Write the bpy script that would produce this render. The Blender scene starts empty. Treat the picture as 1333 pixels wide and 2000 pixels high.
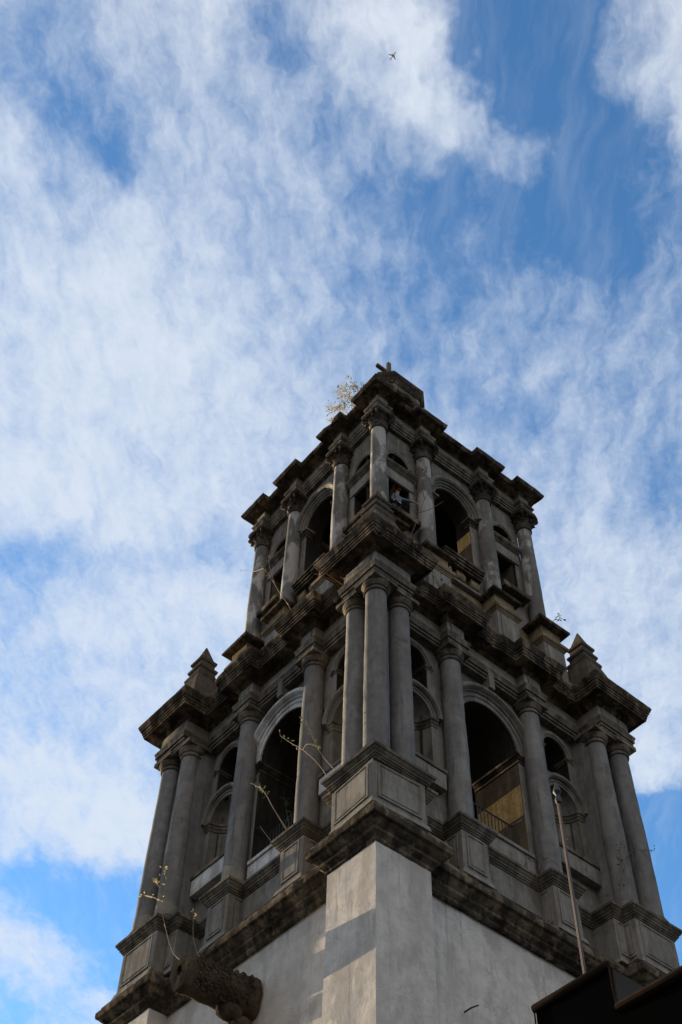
import bpy, bmesh, math, random
from mathutils import Vector, Matrix, noise
R = math.radians
random.seed(7)
sc = bpy.context.scene
col = sc.collection

# ------------------------------------------------------------------ camera
CAM = Vector((-16.23727, -18.45240, -21.41041))
CR = Vector((0.7617665, -0.6475009, 0.0213174)); CU = Vector((-0.5340576, -0.6089966, 0.5864346)); CF = Vector((0.3667347, 0.4581110, 0.8097160))
FPX = 2426.1
cam = bpy.data.cameras.new('camera'); camo = bpy.data.objects.new('camera', cam); col.objects.link(camo)
camo.matrix_world = Matrix(((CR.x, CU.x, -CF.x, CAM.x), (CR.y, CU.y, -CF.y, CAM.y), (CR.z, CU.z, -CF.z, CAM.z), (0, 0, 0, 1)))
cam.sensor_fit = 'VERTICAL'; cam.sensor_height = 36.0; cam.lens = FPX*36/2000
cam.clip_start = 0.1; cam.clip_end = 30000
sc.camera = camo

# ------------------------------------------------------------------ light, view
SUN_AZ, SUN_EL = 95.5, 8.4
sd = Vector((math.cos(R(SUN_AZ))*math.cos(R(SUN_EL)), math.sin(R(SUN_AZ))*math.cos(R(SUN_EL)), math.sin(R(SUN_EL))))
sl = bpy.data.lights.new('sun', 'SUN'); sl.energy = 5.0; sl.angle = R(0.5); sl.color = (1.0, 0.80, 0.55)
so = bpy.data.objects.new('sun', sl); col.objects.link(so)
so.rotation_euler = sd.to_track_quat('Z', 'Y').to_euler(); so.location = (0, 60, 60)
sc.view_settings.view_transform = 'Standard'; sc.view_settings.look = 'None'
sc.view_settings.gamma = 1.0; sc.view_settings.use_curve_mapping = False
sc.view_settings.exposure = 1.322

# ------------------------------------------------------------------ sky with high cirrus / altocumulus
def skyuv(px, py):
    d = CF + CR*((px-666.5)/FPX) - CU*((py-1000)/FPX)
    return (d.x/d.z, d.y/d.z)
w = bpy.data.worlds.new('World'); sc.world = w; w.use_nodes = True
nt = w.node_tree; N = nt.nodes; L = nt.links
bg = N['Background']; bg.inputs['Strength'].default_value = 0.06
def nd(t, **k):
    n = N.new(t)
    for a, b in k.items(): setattr(n, a, b)
    return n
def mth(op, a, b=None, c=None, clamp=False):
    n = nd('ShaderNodeMath', operation=op, use_clamp=clamp)
    for i, v in enumerate((a, b, c)):
        if v is None: continue
        if isinstance(v, (int, float)): n.inputs[i].default_value = v
        else: L.new(v, n.inputs[i])
    return n.outputs[0]
sky = nd('ShaderNodeTexSky', sky_type='NISHITA', sun_disc=False)
sky.sun_elevation = R(SUN_EL); sky.sun_rotation = R(90-SUN_AZ); sky.ozone_density = 2.0; sky.air_density = 1.0; sky.dust_density = 0.3
tc = nd('ShaderNodeTexCoord')
sep = nd('ShaderNodeSeparateXYZ'); L.new(tc.outputs['Generated'], sep.inputs[0])
zz = mth('MAXIMUM', sep.outputs[2], 0.06)
comb = nd('ShaderNodeCombineXYZ')
L.new(mth('DIVIDE', sep.outputs[0], zz), comb.inputs[0]); L.new(mth('DIVIDE', sep.outputs[1], zz), comb.inputs[1])
UV = comb.outputs[0]
def wnoise(vec, scale, detail=6, rough=0.55, dist=0.0, color=False):
    n = nd('ShaderNodeTexNoise'); L.new(vec, n.inputs['Vector'])
    n.inputs['Scale'].default_value = scale; n.inputs['Detail'].default_value = detail
    n.inputs['Roughness'].default_value = rough; n.inputs['Distortion'].default_value = dist
    return n.outputs['Color'] if color else n.outputs['Fac']
def vmul(vec, v):
    n = nd('ShaderNodeVectorMath', operation='MULTIPLY'); L.new(vec, n.inputs[0]); n.inputs[1].default_value = v; return n.outputs[0]
def vadd(a, b):
    n = nd('ShaderNodeVectorMath', operation='ADD'); L.new(a, n.inputs[0])
    if isinstance(b, tuple): n.inputs[1].default_value = b
    else: L.new(b, n.inputs[1])
    return n.outputs[0]
warp = vmul(vadd(wnoise(UV, 5.0, 3, 0.55, 0, True), (-0.5, -0.5, -0.5)), (0.13, 0.13, 0))
warp2 = vmul(vadd(wnoise(UV, 22.0, 3, 0.6, 0, True), (-0.5, -0.5, -0.5)), (0.06, 0.06, 0))
UVW = vadd(vadd(UV, warp), warp2)
UV2 = vadd(UV, vmul(warp2, (.45, .45, 0)))
def rot(vec, ang, scale):
    n = nd('ShaderNodeVectorRotate', rotation_type='Z_AXIS'); n.inputs['Angle'].default_value = R(-ang); L.new(vec, n.inputs['Vector'])
    return vmul(n.outputs[0], scale)
# where the cloud sheet is thick and where it has holes (sky directions read from the photograph)
BLOBS = [  # px, py, radius in sky plane, weight
    (105, 200, .06, -.8), (45, 95, .045, -.8), (170, 285, .045, -.85), (215, 320, .03, -.3), (120, 410, .03, -.5), (0, 360, .03, -.5), (210, 60, .12, .5), (60, 310, .05, 1.0), (15, 190, .045, .9), (240, 170, .06, .4), (40, 15, .05, .4), (250, 420, .08, .2),
    (1000, -20, .05, -.9), (1000, 60, .05, -1.0), (1030, 150, .045, -1.0), (1110, 190, .06, -.9), (1090, 90, .05, -.6), (1160, 330, .075, -1.0), (1200, 430, .06, -.5), (1080, 400, .05, -.8), (1130, 20, .06, -.8), (1180, 210, .04, -.5),
    (1260, 60, .06, .7), (1290, 210, .06, .7), (1310, 340, .05, .8), (1220, 150, .03, .4), (920, 190, .08, .7), (1030, 285, .04, 1.0), (860, 90, .08, .6), (800, 60, .14, .4), (1330, 520, .10, -.3), (1240, 540, .08, -.15),
    (760, 210, .03, -.8), (745, 330, .045, -.7), (625, 200, .03, -.5), (560, 40, .04, -.6), (860, 340, .045, -.7), (510, 90, .03, -.5), (880, 430, .09, -.4), (350, 130, .03, -.3),
    (250, 720, .25, .42), (120, 900, .22, .7), (60, 1010, .1, .3), (330, 560, .09, .3), (420, 860, .2, .25), (480, 690, .10, .2), (480, 440, .2, -.1), (700, 560, .2, -.15), (60, 620, .08, .2),
    (60, 1110, .045, -.9), (200, 1125, .045, -.8), (330, 1085, .035, -.4), (440, 1075, .045, -.8), (-60, 1090, .08, -.7), (120, 1180, .035, -.25),
    (150, 1400, .32, .5), (60, 1600, .14, .6), (220, 1600, .10, .7), (330, 1250, .12, .4), (250, 1630, .06, .7),
    (130, 1740, .06, -1.2), (230, 1790, .07, -1.5), (30, 1745, .04, -.7), (120, 1960, .07, -.3), (10, 1850, .05, .7), (90, 1870, .045, .8), (60, 1930, .045, .5), (140, 1800, .04, -.5), (250, 1900, .07, -1.1), (300, 1720, .05, -.8), (30, 1990, .05, -.5), (205, 1960, .03, .8),
    (900, 780, .22, -.1), (1150, 700, .25, .0), (1230, 950, .2, .3), (1150, 1100, .15, .3), (1310, 870, .05, -.8), (1315, 980, .04, -.6), (1250, 1280, .14, .4), (980, 830, .06, -.5), (850, 600, .1, -.25), (1180, 820, .05, -.3),
    (1290, 1410, .09, .9), (1310, 1640, .085, -1.8), (1340, 1760, .15, -2), (1270, 1600, .05, -.9), (1290, 1480, .05, .8)]
acc = None
for px, py, rad, wt in BLOBS:
    u = skyuv(px, py)
    dn = nd('ShaderNodeVectorMath', operation='DISTANCE'); L.new(UVW, dn.inputs[0]); dn.inputs[1].default_value = (u[0], u[1], 0)
    mr = nd('ShaderNodeMapRange', interpolation_type='SMOOTHSTEP'); L.new(dn.outputs['Value'], mr.inputs[0])
    mr.inputs[1].default_value = 0; mr.inputs[2].default_value = rad*1.75; mr.inputs[3].default_value = wt*(.5 if wt > 0 else .72); mr.inputs[4].default_value = 0
    acc = mr.outputs[0] if acc is None else mth('ADD', acc, mr.outputs[0])
n1 = wnoise(rot(UVW, 50, (.6, 1, 1)), 7.0, 4, 0.55, 0.1)
n2 = wnoise(rot(UV2, 62, (.62, 1, 1)), 36.0, 4, 0.55, 0.1)
n3 = wnoise(rot(UV2, 40, (.26, 1, 1)), 75.0, 5, 0.62, 0.2)
n4 = wnoise(UV2, 150.0, 4, 0.6, 0.0)
back = nd('ShaderNodeVectorMath', operation='DOT_PRODUCT'); L.new(tc.outputs['Generated'], back.inputs[0]); back.inputs[1].default_value = (-.46, -.62, .63)
fill_bank = nd('ShaderNodeMapRange', interpolation_type='SMOOTHSTEP'); L.new(back.outputs['Value'], fill_bank.inputs[0]); fill_bank.inputs[1].default_value = .30; fill_bank.inputs[2].default_value = .85
dens = mth('ADD', acc, 0.40)
dens = mth('ADD', dens, mth('MULTIPLY', fill_bank.outputs[0], .6))
dens = mth('ADD', dens, mth('MULTIPLY', mth('SUBTRACT', n1, 0.5), 1.35))
dens = mth('ADD', dens, mth('MULTIPLY', mth('SUBTRACT', n2, 0.5), 1.3))
dens = mth('ADD', dens, mth('MULTIPLY', mth('SUBTRACT', n3, 0.5), 0.8))
dens = mth('ADD', dens, mth('MULTIPLY', mth('SUBTRACT', n4, 0.5), 0.4))
al = nd('ShaderNodeMapRange', interpolation_type='SMOOTHSTEP'); L.new(dens, al.inputs[0])
al.inputs[1].default_value = -0.55; al.inputs[2].default_value = 1.50; al.inputs[3].default_value = 0.0; al.inputs[4].default_value = 1.0
n5 = wnoise(rot(UV2, 52, (.20, 1, 1)), 30.0, 6, 0.60, 0.0)
cir = nd('ShaderNodeMapRange', interpolation_type='SMOOTHSTEP'); L.new(n5, cir.inputs[0])
cir.inputs[1].default_value = .40; cir.inputs[2].default_value = .80; cir.inputs[3].default_value = 0.0; cir.inputs[4].default_value = .20
ALPHA = mth('MAXIMUM', al.outputs[0], mth('MULTIPLY', cir.outputs[0], mth('ADD', 0.35, mth('MULTIPLY', n1, 1.1))))
tint = nd('ShaderNodeMix', data_type='RGBA', blend_type='MULTIPLY'); tint.inputs[0].default_value = 1.0
L.new(sky.outputs[0], tint.inputs[6]); tint.inputs[7].default_value = (1.30, 2.02, 2.62, 1)
# added unseen clouds behind the viewer: bright warm fill for the shaded faces
ccol = nd('ShaderNodeMix', data_type='RGBA'); L.new(fill_bank.outputs[0], ccol.inputs[0])
ccol.inputs[6].default_value = (4.95, 5.45, 6.15, 1); ccol.inputs[7].default_value = (7.9, 7.35, 6.95, 1)
mx = nd('ShaderNodeMix', data_type='RGBA'); L.new(mth('MULTIPLY', ALPHA, 0.93), mx.inputs[0])
L.new(tint.outputs[2], mx.inputs[6]); L.new(ccol.outputs[2], mx.inputs[7])
hz = nd('ShaderNodeMapRange', interpolation_type='SMOOTHSTEP'); L.new(sep.outputs[2], hz.inputs[0])
hz.inputs[1].default_value = 0.0; hz.inputs[2].default_value = .5; hz.inputs[3].default_value = .3; hz.inputs[4].default_value = 1.0
dim = nd('ShaderNodeVectorMath', operation='SCALE'); L.new(mx.outputs[2], dim.inputs[0]); L.new(hz.outputs[0], dim.inputs['Scale'])
L.new(dim.outputs[0], bg.inputs['Color'])

# ------------------------------------------------------------------ materials
def material(name): 
    m = bpy.data.materials.new(name); m.use_nodes = True
    return m, m.node_tree, m.node_tree.nodes['Principled BSDF']
def mottled(name, c0, c1, lichen=(.03, .028, .026), lich=0.0, scale=1.0, streak=0.5, bump=0.35, rough=0.92, spots=None, spot_amt=0.0, fine=1.0, drips=0.0, cracks=0.0, vary=0.0):
    """weathered masonry: broad mottling, run-off streaks, black lichen, pale or brown patches, grain bump; world-space"""
    m, t, b = material(name); n = t.nodes; l = t.links
    geo = n.new('ShaderNodeNewGeometry')
    def mp(s):
        q = n.new('ShaderNodeMapping'); q.inputs['Scale'].default_value = s; l.new(geo.outputs['Position'], q.inputs['Vector']); return q.outputs[0]
    def nz(v, s, d=6, r=.6, di=0.0):
        q = n.new('ShaderNodeTexNoise'); l.new(v, q.inputs['Vector']); q.inputs['Scale'].default_value = s; q.inputs['Detail'].default_value = d
        q.inputs['Roughness'].default_value = r; q.inputs['Distortion'].default_value = di; return q.outputs['Fac']
    def ramp(f, a, b_):
        q = n.new('ShaderNodeMapRange'); q.interpolation_type = 'SMOOTHSTEP'; l.new(f, q.inputs[0]); q.inputs[1].default_value = a; q.inputs[2].default_value = b_; return q.outputs[0]
    def mix(f, a, b_, mode='MIX'):
        q = n.new('ShaderNodeMix'); q.data_type = 'RGBA'; q.blend_type = mode
        for i, v in ((0, f), (6, a), (7, b_)):
            if isinstance(v, (int, float)): q.inputs[i].default_value = v
            elif isinstance(v, tuple): q.inputs[i].default_value = (*v, 1)
            else: l.new(v, q.inputs[i])
        return q.outputs[2]
    def ma(op, a, b_):
        q = n.new('ShaderNodeMath'); q.operation = op
        for i, v in enumerate((a, b_)):
            if isinstance(v, (int, float)): q.inputs[i].default_value = v
            else: l.new(v, q.inputs[i])
        return q.outputs[0]
    P = geo.outputs['Position']
    big = nz(P, .55*scale, 8, .62, .4); stk = nz(mp((2.6*scale, 2.6*scale, .28*scale)), 1.0, 6, .62, .2); med = nz(P, 3.2*scale, 7, .65)
    f = ma('ADD', ma('MULTIPLY', big, 1-streak), ma('MULTIPLY', stk, streak))
    c = mix(ramp(f, .36, .64), c0, c1)
    c = mix(ma('MULTIPLY', ramp(med, .35, .7), .45*fine), c, tuple(x*.6 for x in c0))
    if spots:
        sp = nz(mp((1.5, 1.5, .62)), 1.0*scale, 7, .62, .35)
        c = mix(ma('MULTIPLY', ramp(sp, .50, .60), spot_amt), c, spots)
    if lich > 0:
        li = nz(mp((.9, .9, 1.3)), 1.25*scale, 9, .68, .3)
        c = mix(ma('MULTIPLY', ramp(li, .62-.36*lich, .82-.28*lich), .88), c, lichen)
    if drips > 0:                                           # run-off streaks
        dr = nz(mp((6.5, 6.5, .32)), 1.0, 5, .65, .15)
        c = mix(ma('MULTIPLY', ma('MULTIPLY', ramp(dr, .52, .70), ramp(big, .40, .62)), drips), c, tuple(x*.28 for x in c0))
    if cracks > 0:                                          # hairline cracks
        vo = n.new('ShaderNodeTexVoronoi'); vo.feature = 'DISTANCE_TO_EDGE'; vo.inputs['Scale'].default_value = .75
        wv = n.new('ShaderNodeVectorMath'); wv.operation = 'ADD'; l.new(P, wv.inputs[0])
        wn = n.new('ShaderNodeTexNoise'); wn.inputs['Scale'].default_value = 2.2; wn.inputs['Detail'].default_value = 5; l.new(P, wn.inputs['Vector'])
        ws = n.new('ShaderNodeVectorMath'); ws.operation = 'SCALE'; ws.inputs['Scale'].default_value = .8; l.new(wn.outputs['Color'], ws.inputs[0]); l.new(ws.outputs[0], wv.inputs[1])
        l.new(wv.outputs[0], vo.inputs['Vector'])
        cm = ma('MULTIPLY', ma('SUBTRACT', 1.0, ramp(vo.outputs['Distance'], .002, .012)), ramp(nz(P, .9, 3, .5), .50, .62))
        c = mix(ma('MULTIPLY', cm, cracks), c, tuple(x*.35 for x in c0))
    if vary > 0:                                            # each member weathered a little differently
        oi = n.new('ShaderNodeObjectInfo'); c = mix(ma('MULTIPLY', oi.outputs['Random'], vary), c, tuple(x*.35 for x in c1))
    grain = nz(P, 42, 4, .7)
    c = mix(ma('MULTIPLY', ramp(grain, .3, .75), .22), c, tuple(x*.45 for x in c0))
    l.new(c, b.inputs['Base Color']); b.inputs['Roughness'].default_value = rough
    try: b.inputs['Specular IOR Level'].default_value = 0.0
    except KeyError: pass
    bh = ma('ADD', ma('MULTIPLY', grain, .8), ma('ADD', ma('MULTIPLY', nz(P, 9, 6, .7), 1.0), ma('MULTIPLY', med, 1.0)))
    bp_ = n.new('ShaderNodeBump'); bp_.inputs['Strength'].default_value = bump; bp_.inputs['Distance'].default_value = .035
    l.new(bh, bp_.inputs['Height']); l.new(bp_.outputs[0], b.inputs['Normal'])
    return m
def plain(name, c, rough=.7, metal=0.0, var=.35, scale=8):
    m, t, b = material(name); n = t.nodes; l = t.links
    tcn = n.new('ShaderNodeTexCoord'); q = n.new('ShaderNodeTexNoise'); q.inputs['Scale'].default_value = scale; q.inputs['Detail'].default_value = 6
    l.new(tcn.outputs['Object'], q.inputs['Vector'])
    x = n.new('ShaderNodeMix'); x.data_type = 'RGBA'; l.new(q.outputs['Fac'], x.inputs[0])
    x.inputs[6].default_value = (*[v*(1-var) for v in c], 1); x.inputs[7].default_value = (*[min(1, v*(1+var)) for v in c], 1)
    l.new(x.outputs[2], b.inputs['Base Color']); b.inputs['Roughness'].default_value = rough; b.inputs['Metallic'].default_value = metal
    if rough > .85: b.inputs['Specular IOR Level'].default_value = 0.0
    return m
M = {}
M['plaster'] = mottled('lime_plaster', (.56, .518, .465), (.72, .672, .61), lich=0.0, scale=.8, streak=.4, bump=.6, spots=(.44, .405, .36), spot_amt=.8, drips=.4, cracks=.35)
M['wall'] = mottled('belfry_render', (0.148, 0.136, 0.118), (0.256, 0.236, 0.204), lich=.12, scale=1.0, streak=.6, bump=.35, spots=(0.32, 0.3, 0.264), spot_amt=.4, drips=.6)
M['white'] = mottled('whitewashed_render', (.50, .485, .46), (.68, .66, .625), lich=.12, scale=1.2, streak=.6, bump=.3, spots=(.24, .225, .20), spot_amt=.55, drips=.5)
M['colstone'] = mottled('column_render', (0.172, 0.165, 0.157), (0.285, 0.273, 0.257), lich=.06, scale=1.1, streak=.7, bump=.6, spots=(0.35, 0.335, 0.31), spot_amt=.35, drips=.6, vary=.3)
M['upcol'] = mottled('peeling_column_render', (.15, .143, .132), (.25, .238, .22), lich=.10, scale=.8, streak=.6, bump=.45, spots=(.52, .495, .455), spot_amt=.95, drips=.6, vary=.3)
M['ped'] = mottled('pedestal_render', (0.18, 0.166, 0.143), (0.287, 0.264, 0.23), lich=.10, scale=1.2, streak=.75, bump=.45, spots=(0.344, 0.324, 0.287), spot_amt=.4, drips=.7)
M['dark'] = mottled('lichen_moulding', (.05, .042, .034), (.15, .122, .09), lichen=(.018, .017, .016), lich=.55, scale=1.2, streak=.75, bump=.6, spots=(.36, .28, .19), spot_amt=.55, fine=.6, drips=.7)
M['mould'] = mottled('stained_moulding', (.09, .08, .066), (.20, .175, .14), lich=.38, scale=1.2, streak=.65, bump=.45, spots=(.33, .275, .205), spot_amt=.5, fine=.6, drips=.6)
M['cap'] = mottled('carved_capital_stone', (.07, .06, .05), (.17, .145, .12), lich=.5, scale=2.0, streak=.2, bump=.7)
M['ochre'] = mottled('ochre_render', (.20, .155, .095), (.33, .265, .17), lich=.25, scale=1.1, streak=.6, bump=.35, spots=(.13, .10, .07), spot_amt=.6)
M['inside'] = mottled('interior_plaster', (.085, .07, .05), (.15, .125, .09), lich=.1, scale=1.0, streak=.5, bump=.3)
M['reveal'] = mottled('shade_dark_reveal', (.03, .027, .023), (.06, .054, .046), lich=.1, scale=1.2, streak=.6, bump=.3)  # shade inside the openings put into a near-black colour
M['pinn'] = mottled('pinnacle_stone', (0.0806, 0.0682, 0.0558), (0.155, 0.133, 0.108), lich=.25, scale=1.3, streak=.6, bump=.4)
M['sun_patch'] = mottled('golden_sun_patch', (0.12, 0.09, 0.047), (0.23, 0.18, 0.10), lich=.25, scale=2.2, streak=.6, bump=.3)  # golden sunlight on the jambs put into the colour
M['frieze'] = mottled('frieze_render', (.24, .218, .18), (.38, .345, .29), lich=.06, scale=1.0, streak=.5, bump=.35, spots=(.18, .155, .12), spot_amt=.5, drips=.5)
M['lit_brick'] = mottled('sunlit_orange_brick', (.36, .20, .12), (.48, .30, .19), lich=.1, scale=2.0, bump=.5)
M['gargoyle'] = mottled('mossy_carved_stone', (.05, .042, .03), (.11, .092, .066), lich=.35, scale=2.2, streak=.1, bump=.8)
M['timber'] = plain('old_timber', (.14, .10, .08), .9)
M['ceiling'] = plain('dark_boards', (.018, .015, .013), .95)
M['iron'] = plain('wrought_iron', (.025, .023, .022), .7, 0)
M['rust'] = plain('rusty_steel', (.30, .17, .09), .75, .2, .5, 12)
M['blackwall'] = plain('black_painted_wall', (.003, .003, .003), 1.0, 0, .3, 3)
M['greywall'] = plain('sooty_render', (.055, .052, .048), .95, 0, .5, 3)
M['coping'] = plain('rusty_coping', (.03, .02, .015), .97, 0, .6, 6)
M['pole'] = plain('brown_painted_pole', (.055, .035, .028), .6, 0, .15, .7)
M['stem'] = plain('dry_stem', (.21, .15, .10), .8, 0, .3)
M['twig'] = plain('grey_twig', (.12, .10, .085), .9, 0, .3)
M['leaf'] = plain('yellow_green_leaf', (.32, .28, .14), .6, 0, .5, 2)
M['leafg'] = plain('green_leaf', (.07, .085, .03), .6, 0, .4, 2)
M['leafo'] = plain('dry_leaf', (.26, .18, .09), .7, 0, .5, 2)
M['shirt'] = plain('pale_blue_shirt', (.14, .17, .22), .9)
M['skin'] = plain('skin', (.42, .26, .18), .6, 0, .1)
M['trousers'] = plain('dark_blue_trousers', (.025, .03, .05), .9)
M['redcap'] = plain('red_cap', (.30, .045, .04), .85, 0, .2)
M['hair'] = plain('dark_hair', (.02, .015, .012), .7, 0, .2)
M['jet'] = plain('white_aircraft_paint', (.85, .86, .88), .4, 0, .05)
M['jetdark'] = plain('grey_aircraft_paint', (.55, .58, .62), .4, 0, .05)
M['ground'] = mottled('dusty_paving_and_asphalt', (.05, .046, .041), (.085, .078, .07), scale=.2, streak=0, bump=.2)
M['pave'] = mottled('stone_paving', (.20, .19, .175), (.28, .265, .245), scale=.6, streak=0, bump=.2)

for k in ('leaf', 'leafg', 'leafo'):
    t_ = M[k].node_tree; b_ = t_.nodes['Principled BSDF']; o_ = t_.nodes['Material Output']
    tr = t_.nodes.new('ShaderNodeBsdfTranslucent'); ms = t_.nodes.new('ShaderNodeMixShader'); ms.inputs[0].default_value = .55
    src = b_.inputs['Base Color'].links[0].from_socket; t_.links.new(src, tr.inputs['Color'])
    t_.links.new(b_.outputs[0], ms.inputs[1]); t_.links.new(tr.outputs[0], ms.inputs[2]); t_.links.new(ms.outputs[0], o_.inputs['Surface'])
# ------------------------------------------------------------------ object helpers
def finish(bm, name, mat, parent=None, smooth=True, loc=None):
    bmesh.ops.recalc_face_normals(bm, faces=bm.faces[:])
    me = bpy.data.meshes.new(name); bm.to_mesh(me); bm.free()
    if smooth:
        for f in me.polygons: f.use_smooth = True
        try: me.set_sharp_from_angle(angle=R(32))
        except Exception: pass
    for k in (mat if isinstance(mat, (list, tuple)) else [mat]): me.materials.append(M[k])
    o = bpy.data.objects.new(name, me); col.objects.link(o)
    if parent is not None:
        o.parent = parent
        o.matrix_parent_inverse = PINV.get(parent.name, Matrix.Identity(4))
    return o
PINV = {}
def thing(name, label, cat, loc, group=None):
    o = bpy.data.objects.new(name, None); col.objects.link(o); o.location = loc; o.empty_display_size = .3
    o['label'] = label; o['category'] = cat
    if group: o['group'] = group
    PINV[o.name] = Matrix.Translation(-Vector(loc))
    return o
def tag(o, label, cat, group=None):
    o['label'] = label; o['category'] = cat
    if group: o['group'] = group
def nj(p, s, a):
    q = Vector(p)*s
    return Vector((noise.noise(q), noise.noise(q+Vector((31.7, 5.2, 1.3))), noise.noise(q+Vector((7.1, 63.4, 12.9)))))*a

class Stage:
    """square storey seen as four faces; local coordinates, then moved by mat"""
    def __init__(s, sx, sy, mat): s.sx, s.sy, s.mat = sx, sy, mat
    def F(s, face): return s.sx if face in 'RB' else s.sy
    def pt(s, face, u, d, z):
        if face == 'R': q = (u, d, z)
        elif face == 'L': q = (d, u, z)
        elif face == 'X': q = (s.sx-d, u, z)
        elif face == 'B': q = (u, s.sy-d, z)
        return s.mat @ Vector(q)
    def cpt(s, c, a, b, z):
        q = {'N': (a, b, z), 'FR': (s.sx-a, b, z), 'FL': (a, s.sy-b, z), 'BK': (s.sx-a, s.sy-b, z)}[c]
        return s.mat @ Vector(q)
    def outline(s, half):
        """half: list of (u0,u1,d) from the corner to mid face; mirrored; returns closed CCW polygon (local)"""
        pts = []
        for face in 'RXBL':
            F = s.F(face); segs = list(half)+[(F-b, F-a, d) for a, b, d in reversed(half)]
            c0 = half[0][2]; line = []
            for i, (a, b, d) in enumerate(segs):
                u0 = c0 if i == 0 else a; u1 = F-c0 if i == len(segs)-1 else b
                line += [(u0, d), (u1, d)]
            cl = [line[0]]
            for q in line[1:]:
                if abs(q[0]-cl[-1][0])+abs(q[1]-cl[-1][1]) > 1e-6: cl.append(q)
            # drop collinear
            if face in 'BL': cl = [(u, d) for u, d in reversed(cl)]
            for u, d in cl:
                q = {'R': (u, d), 'L': (d, u), 'X': (s.sx-d, u), 'B': (u, s.sy-d)}[face]
                if not pts or abs(q[0]-pts[-1][0])+abs(q[1]-pts[-1][1]) > 1e-6: pts.append(q)
        if abs(pts[0][0]-pts[-1][0])+abs(pts[0][1]-pts[-1][1]) < 1e-6: pts.pop()
        out = []
        n = len(pts)
        for i in range(n):
            a, b, c = pts[i-1], pts[i], pts[(i+1) % n]
            if abs((b[0]-a[0])*(c[1]-b[1])-(b[1]-a[1])*(c[0]-b[0])) > 1e-9: out.append(b)
        return out
S1 = Stage(11.957, 11.761, Matrix.Identity(4))
S2 = Stage(8.705, 8.50, Matrix.Translation((1.47, 1.51, 0)) @ Matrix.Rotation(R(-1.67), 4, 'Z'))

def sweep(bm, st, poly, prof, step=.16, jit=.012, js=2.3, chip=0.0, cap_top=True):
    n = len(poly)
    P = [Vector((a, b)) for a, b in poly]
    nor = []
    for i in range(n):
        e = P[(i+1) % n]-P[i]; e.normalize(); nor.append(Vector((e.y, -e.x)))
    mit = []
    for i in range(n):
        a, b = nor[i-1], nor[i]
        mit.append((a+b)/(1+a.dot(b)))
    ts = []
    for i in range(n):
        k = max(1, int((P[(i+1) % n]-P[i]).length/step))
        ts += [(i, j/k) for j in range(k)]
    rows = []
    for off, z in prof:
        row = []
        for i, t in ts:
            a = P[i]+mit[i]*off; b = P[(i+1) % n]+mit[(i+1) % n]*off
            q = a.lerp(b, t); v = Vector((q.x, q.y, z))
            w_ = st.mat @ v
            if jit:
                jv = nj(w_, js, jit)+nj(w_, js*3.7, jit*.5)
                w_ = w_+jv
                if chip and off > .25:
                    c = noise.noise(Vector((w_.x*1.1, w_.y*1.1, w_.z*.2+4.0)))+.5*noise.noise(w_*4.1)
                    if c > .45:
                        m_ = st.mat.to_3x3() @ Vector((mit[i].x, mit[i].y, 0))
                        w_ = w_-m_*min(off*.35, (c-.45)*chip)
            row.append(bm.verts.new(w_))
        rows.append(row)
    k = len(ts)
    for r0, r1 in zip(rows, rows[1:]):
        for j in range(k):
            bm.faces.new((r0[j], r0[(j+1) % k], r1[(j+1) % k], r1[j]))
def stage_sweep(name, st, half, prof, mat, parent, **k):
    bm = bmesh.new(); sweep(bm, st, st.outline(half), prof, **k)
    return finish(bm, name, mat, parent)

def box(bm, f, u0, u1, d0, d1, z0, z1, taper=0, jit=0.0):
    """box through mapping f(u,d,z); taper widens the bottom"""
    vs = []
    for z, t in ((z0, taper), (z1, 0)):
        for u, d in ((u0-t, d0-t), (u1+t, d0-t), (u1+t, d1), (u0-t, d1)):
            p = f(u, d, z)
            if jit: p = p+nj(p, 3.1, jit)
            vs.append(bm.verts.new(p))
    for q in ((0, 1, 2, 3), (7, 6, 5, 4), (0, 4, 5, 1), (1, 5, 6, 2), (2, 6, 7, 3), (3, 7, 4, 0)): bm.faces.new([vs[i] for i in q])
    return vs
def bevel(bm, w=.015, seg=1):
    es = [e for e in bm.edges if len(e.link_faces) == 2 and e.calc_face_angle(0) > .6]
    bmesh.ops.bevel(bm, geom=es, offset=w, segments=seg, affect='EDGES', profile=.6)
def slabbox(name, f, u0, u1, d0, d1, z0, z1, mat, parent, bev=.02, sub=0.0, jit=.008):
    bm = bmesh.new(); box(bm, f, u0, u1, d0, d1, z0, z1)
    bmesh.ops.recalc_face_normals(bm, faces=bm.faces[:])
    if bev: bevel(bm, bev, 2)
    if sub:
        bmesh.ops.subdivide_edges(bm, edges=[e for e in bm.edges if e.calc_length() > sub*1.6], cuts=3, use_grid_fill=True)
        for v in bm.verts: v.co += nj(v.co, 2.3, jit)+nj(v.co, 8.0, jit*.5)
    return finish(bm, name, mat, parent)
def arch_pts(cx, h, zb, zs, n=20):
    return [(cx-h, zb), (cx+h, zb)]+[(cx+h*math.cos(math.pi*i/n), zs+h*math.sin(math.pi*i/n)) for i in range(n+1)]
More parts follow.
